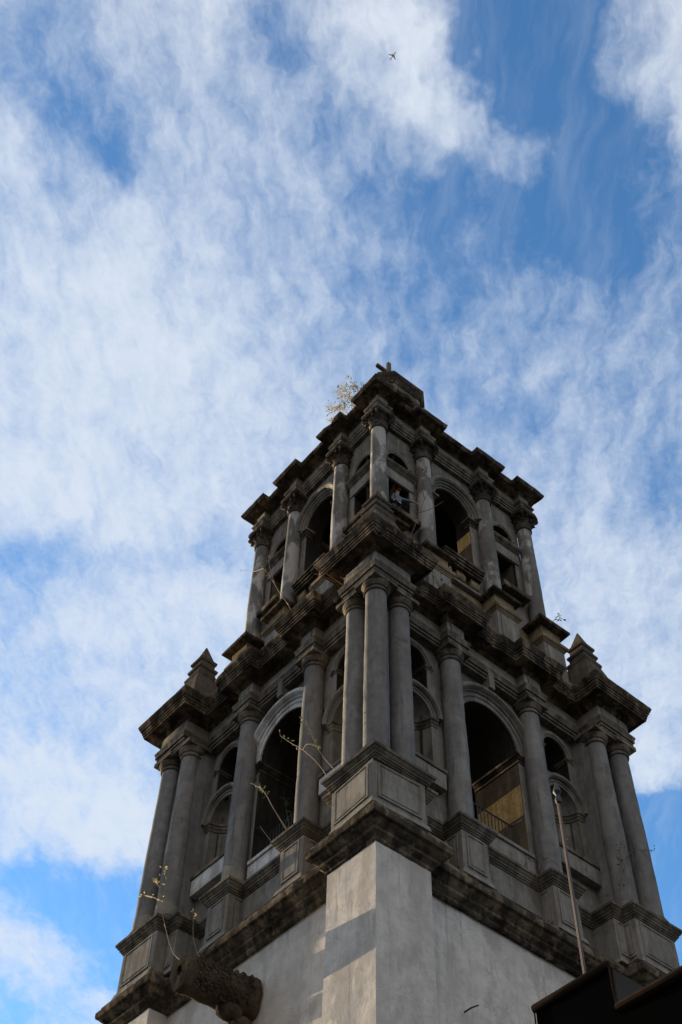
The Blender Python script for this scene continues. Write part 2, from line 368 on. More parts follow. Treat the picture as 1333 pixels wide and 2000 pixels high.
def wall(name, f, outer, holes, d0, d1, mat, parent, inner='inside'):
    """outer: (u0,u1,z0,z1); holes: (points, through)"""
    bm = bmesh.new()
    def layer(d, hs):
        loops = [[(outer[0], outer[2]), (outer[1], outer[2]), (outer[1], outer[3]), (outer[0], outer[3])]]+hs
        es = []; LV = []
        for lp in loops:
            vs = [bm.verts.new((u, d, z)) for u, z in lp]; LV.append(vs)
            es += [bm.edges.new((vs[i], vs[(i+1) % len(vs)])) for i in range(len(vs))]
        bmesh.ops.triangle_fill(bm, use_beauty=True, use_dissolve=False, edges=es)
        return LV
    A = layer(d0, [h for h, t in holes]); B = layer(d1, [h for h, t in holes if t])
    bi = 1
    for i, (h, t) in enumerate(holes):
        if not t: continue
        a, b = A[i+1], B[bi]; bi += 1
        for j in range(len(a)):
            k = (j+1) % len(a); bm.faces.new((a[j], a[k], b[k], b[j])).material_index = 1
    for fc_ in bm.faces:
        if all(abs(v.co.y-d1) < 1e-6 for v in fc_.verts): fc_.material_index = 2
    for v in bm.verts: v.co = f(v.co.x, v.co.y, v.co.z)
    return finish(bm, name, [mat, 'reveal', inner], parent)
def archivolt(name, f, cx, zs, prof, mat, parent, n=26, a0=0, a1=180):
    """prof: list of (radius, depth)"""
    bm = bmesh.new(); rows = []
    for i in range(n+1):
        a = R(a0+(a1-a0)*i/n)
        rows.append([])
        for r, d in prof:
            p = f(cx+r*math.cos(a), d, zs+r*math.sin(a)); rows[-1].append(bm.verts.new(p+nj(p, 3.0, .006)))
    for r0, r1 in zip(rows, rows[1:]):
        for j in range(len(prof)-1): bm.faces.new((r0[j], r0[j+1], r1[j+1], r1[j]))
    bm.faces.new(rows[0]); bm.faces.new(list(reversed(rows[-1])))
    return finish(bm, name, mat, parent)
def lathe(bm, prof, c, seg=30, jit=0.0, off=(0, 0)):
    rows = []
    for r, z in prof:
        row = []
        for i in range(seg):
            a = 2*math.pi*i/seg; p = Vector((c[0]+r*math.cos(a), c[1]+r*math.sin(a), z))
            if jit:
                g = nj(p, 1.6, jit)+nj(p, 6.0, jit*.4); p += Vector((g.x, g.y, 0))
            row.append(bm.verts.new(p))
        rows.append(row)
    for r0, r1 in zip(rows, rows[1:]):
        for j in range(seg): bm.faces.new((r0[j], r0[(j+1) % seg], r1[(j+1) % seg], r1[j]))
    bm.faces.new(list(reversed(rows[0]))); bm.faces.new(rows[-1])
def tube(bm, pts, r0, r1=None, seg=6):
    r1 = r0 if r1 is None else r1; pts = [Vector(p) for p in pts]; rows = []
    for i, p in enumerate(pts):
        t = (pts[min(i+1, len(pts)-1)]-pts[max(i-1, 0)]).normalized()
        a = t.cross(Vector((0, 0, 1)) if abs(t.z) < .9 else Vector((1, 0, 0))).normalized(); b = t.cross(a)
        r = r0+(r1-r0)*i/max(1, len(pts)-1)
        rows.append([bm.verts.new(p+(a*math.cos(2*math.pi*j/seg)+b*math.sin(2*math.pi*j/seg))*r) for j in range(seg)])
    for x, y in zip(rows, rows[1:]):
        for j in range(seg): bm.faces.new((x[j], x[(j+1) % seg], y[(j+1) % seg], y[j]))
    bm.faces.new(rows[0]); bm.faces.new(list(reversed(rows[-1])))

# ------------------------------------------------------------------ ground
GZ = -23.0
def sheet(name, x0, x1, y0, y1, z, mat):
    bm = bmesh.new(); bm.faces.new([bm.verts.new(p) for p in ((x0, y0, z), (x1, y0, z), (x1, y1, z), (x0, y1, z))])
    o = finish(bm, name, mat); o['kind'] = 'structure'; return o
sheet('ground', -9000, 9000, -9000, 9000, GZ, 'ground')
sheet('pavement', -6, 60, -7, 60, GZ+.12, 'pave')

# ------------------------------------------------------------------ the bell tower
T = thing('bell_tower', 'old weathered two-storey stone church bell tower with clustered columns, dark cornices and pale plastered base', 'bell tower', (5.98, 5.88, GZ))
SX, SY = S1.sx, S1.sy
HALF = {'R': SX/2, 'L': SY/2, 'X': SY/2, 'B': SX/2}
fR = lambda u, d, z: S1.pt('R', u, d, z)
fL = lambda u, d, z: S1.pt('L', u, d, z)
def face(st, k): return lambda u, d, z: st.pt(k, u, d, z)
def corner(st, c): return lambda a, b, z: st.cpt(c, a, b, z)

# --- plastered shaft
def grid_box(bm, x0, x1, y0, y1, z0, z1, step, jit):
    def quad(o, a, b, na, nb):
        vs = [[None]*(nb+1) for _ in range(na+1)]
        for i in range(na+1):
            for j in range(nb+1):
                p = Vector(o)+Vector(a)*i/na+Vector(b)*j/nb
                vs[i][j] = bm.verts.new(p+nj(p, .9, jit)+nj(p, 3.5, jit*.35))
        for i in range(na):
            for j in range(nb): bm.faces.new((vs[i][j], vs[i+1][j], vs[i+1][j+1], vs[i][j+1]))
    nx, ny, nz = max(1, int((x1-x0)/step)), max(1, int((y1-y0)/step)), max(1, int((z1-z0)/step))
    quad((x0, y0, z0), (x1-x0, 0, 0), (0, 0, z1-z0), nx, nz); quad((x0, y1, z0), (x1-x0, 0, 0), (0, 0, z1-z0), nx, nz)
    quad((x0, y0, z0), (0, y1-y0, 0), (0, 0, z1-z0), ny, nz); quad((x1, y0, z0), (0, y1-y0, 0), (0, 0, z1-z0), ny, nz)
    bmesh.ops.remove_doubles(bm, verts=bm.verts[:], dist=.002)
bm = bmesh.new(); grid_box(bm, .72, SX-.72, .72, SY-.72, GZ, -.9, .3, .02); finish(bm, 'shaft_wall', 'plaster', T)
for c in ('N', 'FR', 'FL', 'BK'):
    xs = sorted((S1.cpt(c, .07, .07, 0).x, S1.cpt(c, 1.94, 1.94, 0).x)); ys = sorted((S1.cpt(c, .07, .07, 0).y, S1.cpt(c, 1.94, 1.94, 0).y))
    bm = bmesh.new(); grid_box(bm, xs[0], xs[1], ys[0], ys[1], GZ, -.9, .10 if c == 'N' else .35, .018); finish(bm, 'corner_pilaster', 'plaster', T)
# --- cornice that ends the shaft
SH = [(.07, 1.94, .07), (1.94, 5.98, .62)]
stage_sweep('shaft_cornice', S1, SH, [(-.25, -1.22), (.0, -1.22), (.045, -1.17), (.05, -1.1), (.10, -1.04), (.17, -1.0), (.19, -.94), (.17, -.9), (.2, -.88), (.30, -.8), (.33, -.76), (.33, -.72), (.42, -.7), (.44, -.62), (.44, -.52), (.40, -.46), (.34, -.42), (.34, -.34), (.2, -.26), (.13, -.22), (.12, -.1), (.05, -.02), (-.6, -.0)], 'dark', T, step=.12, jit=.010, chip=.18)
# --- pedestal course
PED = [(0, 1.8, 0), (1.8, 2.25, .42), (2.25, 3.64, 1.22), (3.64, 4.68, .53), (4.68, 5.98, 1.06)]
def pedestal(f, u0, u1, d0, d1, faces, parent, wide_panel=True, mat='ped', z0=0.0, z1=1.46, m=.2):
    """block with plinth flare; one framed raised panel on each visible face"""
    bm = bmesh.new()
    box(bm, f, u0-.05, u1+.05, d0-.05, d1, z0-.12, z0+.07, taper=.05); box(bm, f, u0, u1, d0, d1, z0+.07, z1)
    bmesh.ops.recalc_face_normals(bm, faces=bm.faces[:]); bevel(bm, .015)
    o = finish(bm, 'pedestal', mat, parent)
    H = z1-z0; k = .035
    def pan(a, b, side):
        bm = bmesh.new()
        # outer frame slope then flat raised field
        za, zb = z0+.22, z1-.1
        def g(t, dd, z):
            if side == 'front': return f(t, d0-dd, z)
            if side == 'lo': return f(u0-dd, t, z)
            return f(u1+dd, t, z)
        loops = []
        for ins, dd in ((0, .0), (0, k), (.05, k), (.075, .006), (.095, .006), (.12, k*.8)):
            loops.append([bm.verts.new(g(t, dd, z)) for t, z in ((a+ins, za+ins), (b-ins, za+ins), (b-ins, zb-ins), (a+ins, zb-ins))])
        for l0, l1 in zip(loops, loops[1:]):
            for j in range(4): bm.faces.new((l0[j], l0[(j+1) % 4], l1[(j+1) % 4], l1[j]))
        bm.faces.new(loops[-1]); finish(bm, 'panel', mat, o)
    if 'front' in faces: pan(u0+m, u1-m, 'front')
    dd = min(d1, d0+(u1-u0))
    if 'lo' in faces and dd-d0 > 2*m+.1: pan(d0+m, dd-m, 'lo')
    if 'hi' in faces and dd-d0 > 2*m+.1: pan(d0+m, dd-m, 'hi')
    return o
for c in ('N', 'FR', 'FL'):
    f = corner(S1, c)
    if c == 'N':                                            # near block's added turn lets its left face catch more sun
        rt_ = Matrix.Translation((.9, .9, 0)) @ Matrix.Rotation(R(-3.2), 4, 'Z') @ Matrix.Translation((-.9, -.9, 0))
        f = lambda a, b, z: rt_ @ Vector((a, b, z))
    pedestal(f, 0, 1.8, 0, 1.8, {'N': ('front', 'lo'), 'FR': ('front', 'hi'), 'FL': ('lo', 'hi', 'front')}[c], T, m=.17)
for k in 'RL':
    f = face(S1, k); F = S1.F(k)
    for u in (3.64, F-4.68): pedestal(f, u, u+1.04, .53, 1.3, ('front', 'lo' if k == 'R' else 'lo'), T, m=.16)
    for a, b in ((1.8, 2.25), (F-2.25, F-1.8)): pedestal(f, a, b, .42, 1.3, ('front',), T, m=.08)
    slabbox('pedestal_wall', f, 4.69, F-4.69, 1.06, 1.3, -.1, 1.5, 'wall', T)
stage_sweep('pedestal_cap', S1, PED, [(-.2, 1.41), (.0, 1.42), (.03, 1.43), (.035, 1.47), (.07, 1.49), (.075, 1.53), (.11, 1.55), (.115, 1.6), (.16, 1.64), (.18, 1.70), (.215, 1.72), (.225, 1.80), (.19, 1.84), (.05, 1.87), (-.15, 1.88)], 'mould', T, step=.14, jit=.006, chip=.08)

# --- columns
def column(st, f, u, d, z0, z1, r0, r1, parent, order='plain', mat='colstone'):
    """shaft (own mesh) with base and capital as its pieces"""
    c3 = f(u, d, 0); c = (c3.x, c3.y)
    cap_h = .52 if order == 'plain' else 1.08
    zt = z1-cap_h; zb = z0+.30
    prof = []
    for i in range(25):
        t = i/24; ent = r0+(r1-r0)*t+.012*math.sin(math.pi*min(1, t*1.3))
        prof.append((ent-(.007 if i in (7, 15) else 0), zb+(zt-zb)*t))
    bm = bmesh.new(); lathe(bm, [(r0*.9, zb-.03)]+prof+[(r1*.9, zt+.03)], c, 34, .010)
    o = finish(bm, 'column', mat, parent)
    bm = bmesh.new()
    if order == 'plain':
        lathe(bm, [(r0+.10, z0-.02), (r0+.115, z0+.05), (r0+.115, z0+.11), (r0+.09, z0+.16), (r0+.05, z0+.19), (r0+.05, z0+.24), (r0+.02, z0+.28), (r0-.02, z0+.33)], c, 34, .01)
    else:
        lathe(bm, [(.52, z0-.05), (.54, z0+.05), (.53, z0+.2), (.46, z0+.27), (r0+.06, z0+.3), (r0+.05, z0+.36), (r0-.02, z0+.4)], c, 34, .015)
    finish(bm, 'base', 'dark' if order != 'plain' else 'mould', o)
    if order == 'plain':
        bm = bmesh.new()
        lathe(bm, [(r1-.01, zt-.02), (r1+.05, zt-.01), (r1+.06, zt+.03), (r1+.04, zt+.06), (r1+.015, zt+.065), (r1+.015, zt+.15), (r1+.06, zt+.17), (r1+.075, zt+.2), (r1+.12, zt+.27), (r1+.145, zt+.33), (r1+.14, zt+.37)], c, 34, .006)
        a = r1+.155
        box(bm, f, u-a, u+a, d-a, d+a, zt+.37, z1+.01)
        finish(bm, 'capital', 'mould', o)
    else:
        bm = bmesh.new()
        lathe(bm, [(r1-.01, zt-.03), (r1+.05, zt-.02), (r1+.06, zt+.03), (r1+.03, zt+.07), (r1-.02, zt+.1), (r1-.01, zt+.5), (r1+.06, zt+.8), (r1+.12, zt+.86)], c, 26, .012)
        cv = Vector((c[0], c[1], 0)); rnd = random.Random(int(c[0]*100)+int(c[1]*37))
        def leaf(ang, zl, h, wd, reach):
            rad = Vector((math.cos(ang), math.sin(ang), 0)); tan = Vector((-rad.y, rad.x, 0)); rows = []
            for t, ro, hh, ww in ((0, .0, 0, 1), (.35, .03, .4, 1.1), (.65, .06, .75, 1.0), (.9, reach*.7, .98, .75), (1, reach, .92, .45), (1.05, reach*1.02, .78, .25)):
                b_ = cv+rad*(r1+.0+ro)+Vector((0, 0, zl+h*hh)); w2 = wd*.5*ww*rnd.uniform(.85, 1.12)
                rows.append([bm.verts.new(b_-tan*w2), bm.verts.new(b_+rad*.035), bm.verts.new(b_+tan*w2), bm.verts.new(b_-rad*.03)])
            for x, y in zip(rows, rows[1:]):
                for j in range(4): bm.faces.new((x[j], x[(j+1) % 4], y[(j+1) % 4], y[j]))
            bm.faces.new(rows[-1])
        th = math.atan2(st.mat[1][0], st.mat[0][0])
        for i in range(8):
            if rnd.random() < .93: leaf(th+math.pi*i/4, zt+.08, .36, .25, .20*rnd.uniform(.8, 1.15))
            if rnd.random() < .9: leaf(th+math.pi*(i+.5)/4, zt+.28, .42, .24, .22*rnd.uniform(.8, 1.2))
        for i in range(4):                                  # corner volutes
            ang = th+math.pi*(i+.5)/2; rad = Vector((math.cos(ang), math.sin(ang), 0)); ctr = cv+rad*(r1+.24)+Vector((0, 0, zt+.74))
            pts = [ctr+rad*(.13*(1-s/14)*math.cos(s*.62-1.2))+Vector((0, 0, .13*(1-s/14)*math.sin(s*.62-1.2))) for s in range(13)]
            tube(bm, [cv+rad*(r1+.02)+Vector((0, 0, zt+.5))]+pts, .055, .04, 6)
        # concave abacus
        for z_a, z_b, e in ((zt+.86, zt+.93, .0), (zt+.93, z1+.01, .04)):
            ring = []
            for i in range(4):
                for q in range(6):
                    t = q/6; a0 = th+math.pi*(i-.5)/2+.09; a1 = th+math.pi*(i+.5)/2-.09
                    ang = a0+(a1-a0)*t; rr = (r1+.36+e)*(1-.26*math.sin(math.pi*t))
                    ring.append((c[0]+rr*math.cos(ang), c[1]+rr*math.sin(ang)))
            lo = [bm.verts.new((x, y, z_a)) for x, y in ring]; hi = [bm.verts.new((x, y, z_b)) for x, y in ring]
            for j in range(len(ring)): bm.faces.new((lo[j], lo[(j+1) % len(ring)], hi[(j+1) % len(ring)], hi[j]))
            bm.faces.new(list(reversed(lo))); bm.faces.new(hi)
        finish(bm, 'capital', 'cap', o)
    return o
def mortar_foot(st, f, u, d, z0, h, r, parent):
    c3 = f(u, d, 0); bm = bmesh.new(); rows = []
    for i in range(32):
        a = 2*math.pi*i/32; p0 = Vector((c3.x+math.cos(a)*r, c3.y+math.sin(a)*r, z0)); hh = h*(1+.45*noise.noise(p0*2.3))
        rows.append([bm.verts.new(p0), bm.verts.new(p0+Vector((0, 0, hh*.6))), bm.verts.new(p0+Vector((-math.cos(a)*.004, -math.sin(a)*.004, hh))), bm.verts.new(p0+Vector((-math.cos(a)*.06, -math.sin(a)*.06, hh+.01)))])
    for i in range(32):
        for j in range(3): bm.faces.new((rows[i][j], rows[(i+1) % 32][j], rows[(i+1) % 32][j+1], rows[i][j+1]))
    finish(bm, 'mortar_foot', 'frieze', parent)
ZC0, ZC1 = 1.87, 9.27
for c in ('N', 'FR', 'FL'):
    f = corner(S1, c)
    for a, b in ((.37, .37), (1.4, .47), (.47, 1.4)):
        co = column(S1, f, a, b, ZC0, ZC1, .375, .335, T)
        if c == 'FL': mortar_foot(S1, f, a, b, 2.16, .42, .392, co)
    bm = bmesh.new(); xs = [S1.cpt(c, t, t, 0) for t in (.58, 1.72)]
    grid_box(bm, min(xs[0].x, xs[1].x), max(xs[0].x, xs[1].x), min(xs[0].y, xs[1].y), max(xs[0].y, xs[1].y), 1.8, 9.3, .3, .008); finish(bm, 'corner_pier', 'colstone', T)
f = corner(S1, 'BK'); bm = bmesh.new(); xs = [S1.cpt('BK', t, t, 0) for t in (.1, 1.72)]
grid_box(bm, xs[1].x, xs[0].x, xs[1].y, xs[0].y, -.2, 9.3, .5, .008); finish(bm, 'corner_pier', 'colstone', T)
for k in 'RL':
    for u in (4.15, S1.F(k)-4.15):
        co = column(S1, face(S1, k), u, .99, ZC0, ZC1, .37, .335, T)
        if k == 'L' and u > 6: mortar_foot(S1, face(S1, k), u, .99, 2.16, .5, .388, co)

# --- belfry walls, arches, niches
def stepped(name, f, u0, u1, d0, d1, z0, steps, mat, parent):
    """stack of slabs; steps = (height, projection); projects on u0,u1 and d0 sides"""
    bm = bmesh.new(); z = z0
    for h, e in steps:
        box(bm, f, u0-e, u1+e, d0-e, d1, z, z+h); z += h
    return finish(bm, name, mat, parent)
NB = 2.70                                                # niche axis
WD = 1.25
for k in 'RLXB':
    f = face(S1, k); F = S1.F(k); cx = F/2
    holes = [(arch_pts(cx, 1.29, 2.75, 6.95), True)]
    vis = k in 'RL'
    if vis:
        for n_ in (NB, F-NB):
            holes += [(arch_pts(n_, .70, 3.85, 6.0), False), (arch_pts(n_, .58, 7.15, 8.3, 14), True)]
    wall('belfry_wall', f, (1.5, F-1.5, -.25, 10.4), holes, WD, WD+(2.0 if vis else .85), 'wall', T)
    if not vis: continue
    # big arch: parapet, imposts, archivolt
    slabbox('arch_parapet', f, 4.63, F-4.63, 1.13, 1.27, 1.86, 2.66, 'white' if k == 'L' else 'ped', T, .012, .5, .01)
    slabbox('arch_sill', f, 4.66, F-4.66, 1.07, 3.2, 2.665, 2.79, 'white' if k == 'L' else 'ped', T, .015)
    for s in (-1, 1):
        a, b = (cx-1.9, cx-1.29) if s < 0 else (cx+1.29, cx+1.9)
        stepped('impost', f, a, b, WD, WD+2.0, 6.6, ((.06, .03), (.08, .015), (.05, .05), (.05, .075), (.09, .12)), 'dark', T)
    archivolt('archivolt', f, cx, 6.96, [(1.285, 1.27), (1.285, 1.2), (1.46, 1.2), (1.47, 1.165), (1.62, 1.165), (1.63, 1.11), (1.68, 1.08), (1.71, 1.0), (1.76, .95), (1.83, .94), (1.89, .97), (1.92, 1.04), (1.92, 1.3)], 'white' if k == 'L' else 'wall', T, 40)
    if k == 'R': slabbox('painted_sun_patch', f, cx+1.283, cx+1.30, WD+.02, WD+1.98, 4.45, 5.66, 'sun_patch', T, .0)  # thin slab coloured as the sun patch on the right jamb
    for n_ in (NB, F-NB):
        # concave niche with half dome
        bm = bmesh.new(); rows = []; r = .70; n = 16
        for z in (3.85, 4.5, 5.2, 6.0): rows.append([f(n_+r*math.cos(math.pi*i/n), WD+r*math.sin(math.pi*i/n)*.9, z) for i in range(n+1)])
        for e in range(1, 8):
            a = math.pi/2*e/8
            rows.append([f(n_+r*math.cos(a)*math.cos(math.pi*i/n), WD+r*.9*math.cos(a)*math.sin(math.pi*i/n), 6.0+r*math.sin(a)) for i in range(n+1)])
        vr = [[bm.verts.new(p) for p in rw] for rw in rows]
        for x, y in zip(vr, vr[1:]):
            for j in range(n): bm.faces.new((x[j], x[j+1], y[j+1], y[j]))
        bm.faces.new(vr[0]); finish(bm, 'niche', 'wall', T)
        # moulding that runs round inside the niche and out along the face
        bm = bmesh.new()
        pr = [(0, 5.72), (.03, 5.74), (.035, 5.82), (.07, 5.86), (.075, 5.93), (.12, 5.96), (.125, 6.03), (.0, 6.06)]
        path = [(n_-.93, WD, 0, -1), (n_-.70, WD, .707, -.707)]+[(n_-.70*math.cos(math.pi*i/12), WD+.63*math.sin(math.pi*i/12), math.cos(math.pi*i/12), -math.sin(math.pi*i/12)) for i in range(1, 12)]+[(n_+.70, WD, -.707, -.707), (n_+.93, WD, 0, -1)]
        vr = [[bm.verts.new(f(u+nu*o, d+nd_*o, z)) for o, z in pr] for u, d, nu, nd_ in path]
        for x, y in zip(vr, vr[1:]):
            for j in range(len(pr)-1): bm.faces.new((x[j], x[j+1], y[j+1], y[j]))
        finish(bm, 'niche_impost', 'mould', T)
        archivolt('niche_archivolt', f, n_, 6.02, [(.69, 1.3), (.69, 1.215), (.78, 1.21), (.79, 1.18), (.87, 1.175), (.88, 1.10), (.93, 1.04), (1.0, 1.03), (1.05, 1.07), (1.06, 1.3)], 'wall', T, 28)
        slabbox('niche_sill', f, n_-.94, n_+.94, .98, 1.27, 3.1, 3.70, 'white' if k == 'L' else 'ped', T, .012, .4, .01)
        slabbox('niche_ledge', f, n_-.97, n_+.97, .93, 1.27, 3.705, 3.84, 'mould', T, .02)
        archivolt('window_archivolt', f, n_, 8.3, [(.575, 1.27), (.575, 1.2), (.63, 1.19), (.64, 1.16), (.70, 1.13), (.77, 1.14), (.80, 1.18), (.80, 1.3)], 'wall', T, 22)
        for s in (-1, 1):
            stepped('window_impost', f, n_+s*.69-.12, n_+s*.69+.12, WD, WD+.5, 8.14, ((.05, .02), (.05, .04), (.06, .07)), 'mould', T)
            slabbox('window_jamb', f, n_+s*.665-.085, n_+s*.665+.085, WD-.04, WD+.01, 6.8, 8.14, 'wall', T, .008)
# --- inside: floor, boarded ceiling with beams, railings
def inner_slab(name, st, e, z0, z1, mat):
    bm = bmesh.new(); box(bm, lambda x, y, z: st.mat @ Vector((x, y, z)), e, st.sx-e, e, st.sy-e, z0, z1); return finish(bm, name, mat, T, smooth=False)
inner_slab('belfry_floor', S1, 2.0, 1.3, 1.6, 'inside'); inner_slab('belfry_ceiling', S1, 1.9, 9.9, 10.2, 'ceiling')
for i, v in enumerate((2.7, 4.4, 6.0, 7.6, 9.2)):
    bm = bmesh.new(); box(bm, lambda x, y, z: Vector((x, y, z)), v-.13, v+.13, 2.0, SY-2.0, 9.5, 9.9); finish(bm, 'ceiling_beam', 'timber', T)
for y in (3.6, 5.9, 8.2):
    bm = bmesh.new(); box(bm, lambda x, y_, z: Vector((x, y_, z)), 2.0, SX-2.0, y-.15, y+.15, 8.05, 8.4); finish(bm, 'bell_beam', 'timber', T)
for x in (3.7, 7.4):
    bm = bmesh.new(); box(bm, lambda x_, y_, z: Vector((x_, y_, z)), x-.13, x+.13, 2.0, SY-2.0, 7.3, 7.6); finish(bm, 'bell_beam', 'timber', T)
for k in 'RL':
    f = face(S1, k); F = S1.F(k); a, b, dz = F/2-1.25, F/2+1.18, 1.72
    bm = bmesh.new()
    tube(bm, [f(a, dz, 4.18), f(b, dz, 4.18), f(b, 1.27, 4.18)], .03, .03, 6); tube(bm, [f(a, dz, 2.95), f(b, dz, 2.95), f(b, 1.27, 2.95)], .022, .022, 6)
    ro = finish(bm, 'railing', 'iron', T)
    for i in range(17):
        t = a+(b-a)*i/16; bm = bmesh.new()
        tube(bm, [f(t, dz, 2.78), f(t, dz, 3.2), f(t, dz, 4.17)], .018, .018, 5)
        if i % 3 == 1: lathe(bm, [(.02, 3.3), (.045, 3.36), (.02, 3.42)], (f(t, dz, 0).x, f(t, dz, 0).y), 8)
        finish(bm, 'baluster', 'iron', ro)

# --- entablature of the first storey
ENT = [(-.02, 1.52, -.02), (1.52, 3.76, .98), (3.76, 4.54, .62), (4.54, 5.98, .98)]
stage_sweep('architrave', S1, ENT, [(-.6, 9.26), (.01, 9.26), (.01, 9.37), (.06, 9.375), (.06, 9.49), (.11, 9.495), (.11, 9.61), (.12, 9.63), (.12, 9.65), (.145, 9.69), (.15, 9.75), (.12, 9.78), (.02, 9.82), (-.3, 9.83)], 'mould', T, step=.16, jit=.006, chip=.06)
stage_sweep('frieze', S1, ENT, [(-.3, 9.8), (0, 9.8), (0, 10.2), (0, 10.5), (-.3, 10.5)], 'frieze', T, step=.3, jit=.006)
stage_sweep('cornice', S1, ENT, [(-.3, 10.38), (.01, 10.38), (.05, 10.41), (.08, 10.46), (.10, 10.47), (.14, 10.52), (.15, 10.60), (.46, 10.62), (.47, 10.53), (.52, 10.535), (.525, 10.64), (.555, 10.645), (.56, 10.75), (.59, 10.755), (.595, 10.86), (.635, 10.87), (.64, 10.93), (.67, 10.97), (.70, 11.05), (.725, 11.10), (.715, 11.17), (.3, 11.2), (-.25, 11.24)], 'dark', T, step=.11, jit=.012, chip=.28)
def raised(f, u0, u1, d, z0, z1, mat, parent, side='front', k=.04):
    bm = bmesh.new()
    g = (lambda t, dd, z: f(t, d-dd, z)) if side == 'front' else ((lambda t, dd, z: f(d-dd, t, z)) if side == 'lo' else (lambda t, dd, z: f(d+dd, t, z)))
    loops = [[bm.verts.new(g(t, dd, z)) for t, z in ((u0+i, z0+i), (u1-i, z0+i), (u1-i, z1-i), (u0+i, z1-i))] for i, dd in ((0, -.01), (0, k), (.02, k+.01))]
    for a, b in zip(loops, loops[1:]):
        for j in range(4): bm.faces.new((a[j], a[(j+1) % 4], b[(j+1) % 4], b[j]))
    bm.faces.new(loops[-1]); finish(bm, 'frieze_panel', mat, parent)
for c in ('N', 'FR', 'FL'):
    f = corner(S1, c); raised(f, .14, 1.36, -.02, 9.96, 10.33, 'ped', T); raised(f, .14, 1.36, -.02, 9.96, 10.33, 'ped', T, 'lo')
    if c == 'FL':
        raised(f, .14, 1.36, 1.52, 9.96, 10.33, 'ped', T, 'front' if False else 'hi') if False else None
for k in 'RL':
    f = face(S1, k); F = S1.F(k)
    for u in (3.76, F-4.54): raised(f, u+.17, u+.61, .62, 9.96, 10.32, 'ped', T)
for k in 'RL':
    f = face(S1, k); cx = S1.F(k)/2
    bm = bmesh.new(); box(bm, f, cx-.13, cx+.13, .86, 1.2, 8.85, 9.82); finish(bm, 'keystone', 'wall', T)
inner_slab('terrace', S1, .8, 11.0, 11.16, 'dark')

# --- stepped pinnacles on three corners
for c in ('N', 'FR', 'FL'):
    f = corner(S1, c); m = .75; bm = bmesh.new()
    prof = [(.68, 11.15), (.60, 12.3), (.56, 12.9), (.44, 13.34), (.47, 13.40), (.48, 13.52), (.37, 13.58), (.36, 13.82), (.415, 13.87), (.425, 13.98), (.32, 14.04), (.31, 14.28), (.37, 14.33), (.38, 14.44), (.29, 14.5), (.02, 15.4)]
    rows = []
    for h, z in prof:
        rw = []
        for x, y in ((-h, -h), (0, -h), (h, -h), (h, 0), (h, h), (0, h), (-h, h), (-h, 0)):
            p = f(m+x, m+y, z); rw.append(bm.verts.new(p+nj(p, 3, .008)))
        rows.append(rw)
    for a, b in zip(rows, rows[1:]):
        for j in range(8): bm.faces.new((a[j], a[(j+1) % 8], b[(j+1) % 8], b[j]))
    bm.faces.new(rows[0]); bm.faces.new(rows[-1]); finish(bm, 'pinnacle', 'pinn', T)

# ------------------------------------------------------------------ second storey (slightly skewed and set back)
W2 = {k: S2.F(k) for k in 'RLXB'}
CB, GB = .277, 2.678                                      # column axes
BASE2 = [(-.27, .82, -.27), (.82, GB-.545, .42), (GB-.545, GB+.545, -.27), (GB+.545, 4.3, .42)]
stage_sweep('upper_base', S2, BASE2, [(-.5, 11.0), (0, 11.0), (0, 12.5), (0, 13.9), (-.5, 13.9)], 'ped', T, step=.4, jit=.008)
stage_sweep('upper_base_moulding', S2, BASE2, [(-.3, 13.82), (.02, 13.83), (.03, 13.88), (.06, 13.9), (.07, 13.95), (.12, 13.98), (.145, 14.05), (.14, 14.13), (.10, 14.18), (.02, 14.22), (-.4, 14.24)], 'ochre', T, step=.16, jit=.012, chip=.1)
stage_sweep('upper_plinth', S2, [(-.22, .77, -.22), (.77, GB-.5, .46), (GB-.5, GB+.5, -.22), (GB+.5, 4.3, .46)], [(-.4, 14.18), (0, 14.18), (0, 14.5), (0, 14.88), (-.4, 14.9)], 'ochre', T, step=.25, jit=.008)
for c in ('N', 'FR', 'FL'):
    f = corner(S2, c)
    raised(f, -.1, .65, -.27, 12.0, 13.7, 'ped', T); raised(f, -.1, .65, -.27, 12.0, 13.7, 'ped', T, 'lo')
    bm = bmesh.new(); h = .80
    rows = [[bm.verts.new(f(CB+x*q, CB+y*q, z)+nj(f(x, y, z), 4, .02)) for x, y in ((-1, -1), (0, -1), (1, -1), (1, 0), (1, 1), (0, 1), (-1, 1), (-1, 0))] for q, z in ((.55, 14.84), (.78, 14.87), (.81, 14.92), (.81, 15.0), (.66, 15.08), (.5, 15.16))]
    for a, b in zip(rows, rows[1:]):
        for j in range(8): bm.faces.new((a[j], a[(j+1) % 8], b[(j+1) % 8], b[j]))
    bm.faces.new(rows[0]); bm.faces.new(rows[-1]); finish(bm, 'column_slab', 'dark', T)
    column(S2, f, CB, CB, 15.12, 22.66, .335, .30, T, 'leafy', 'upcol')
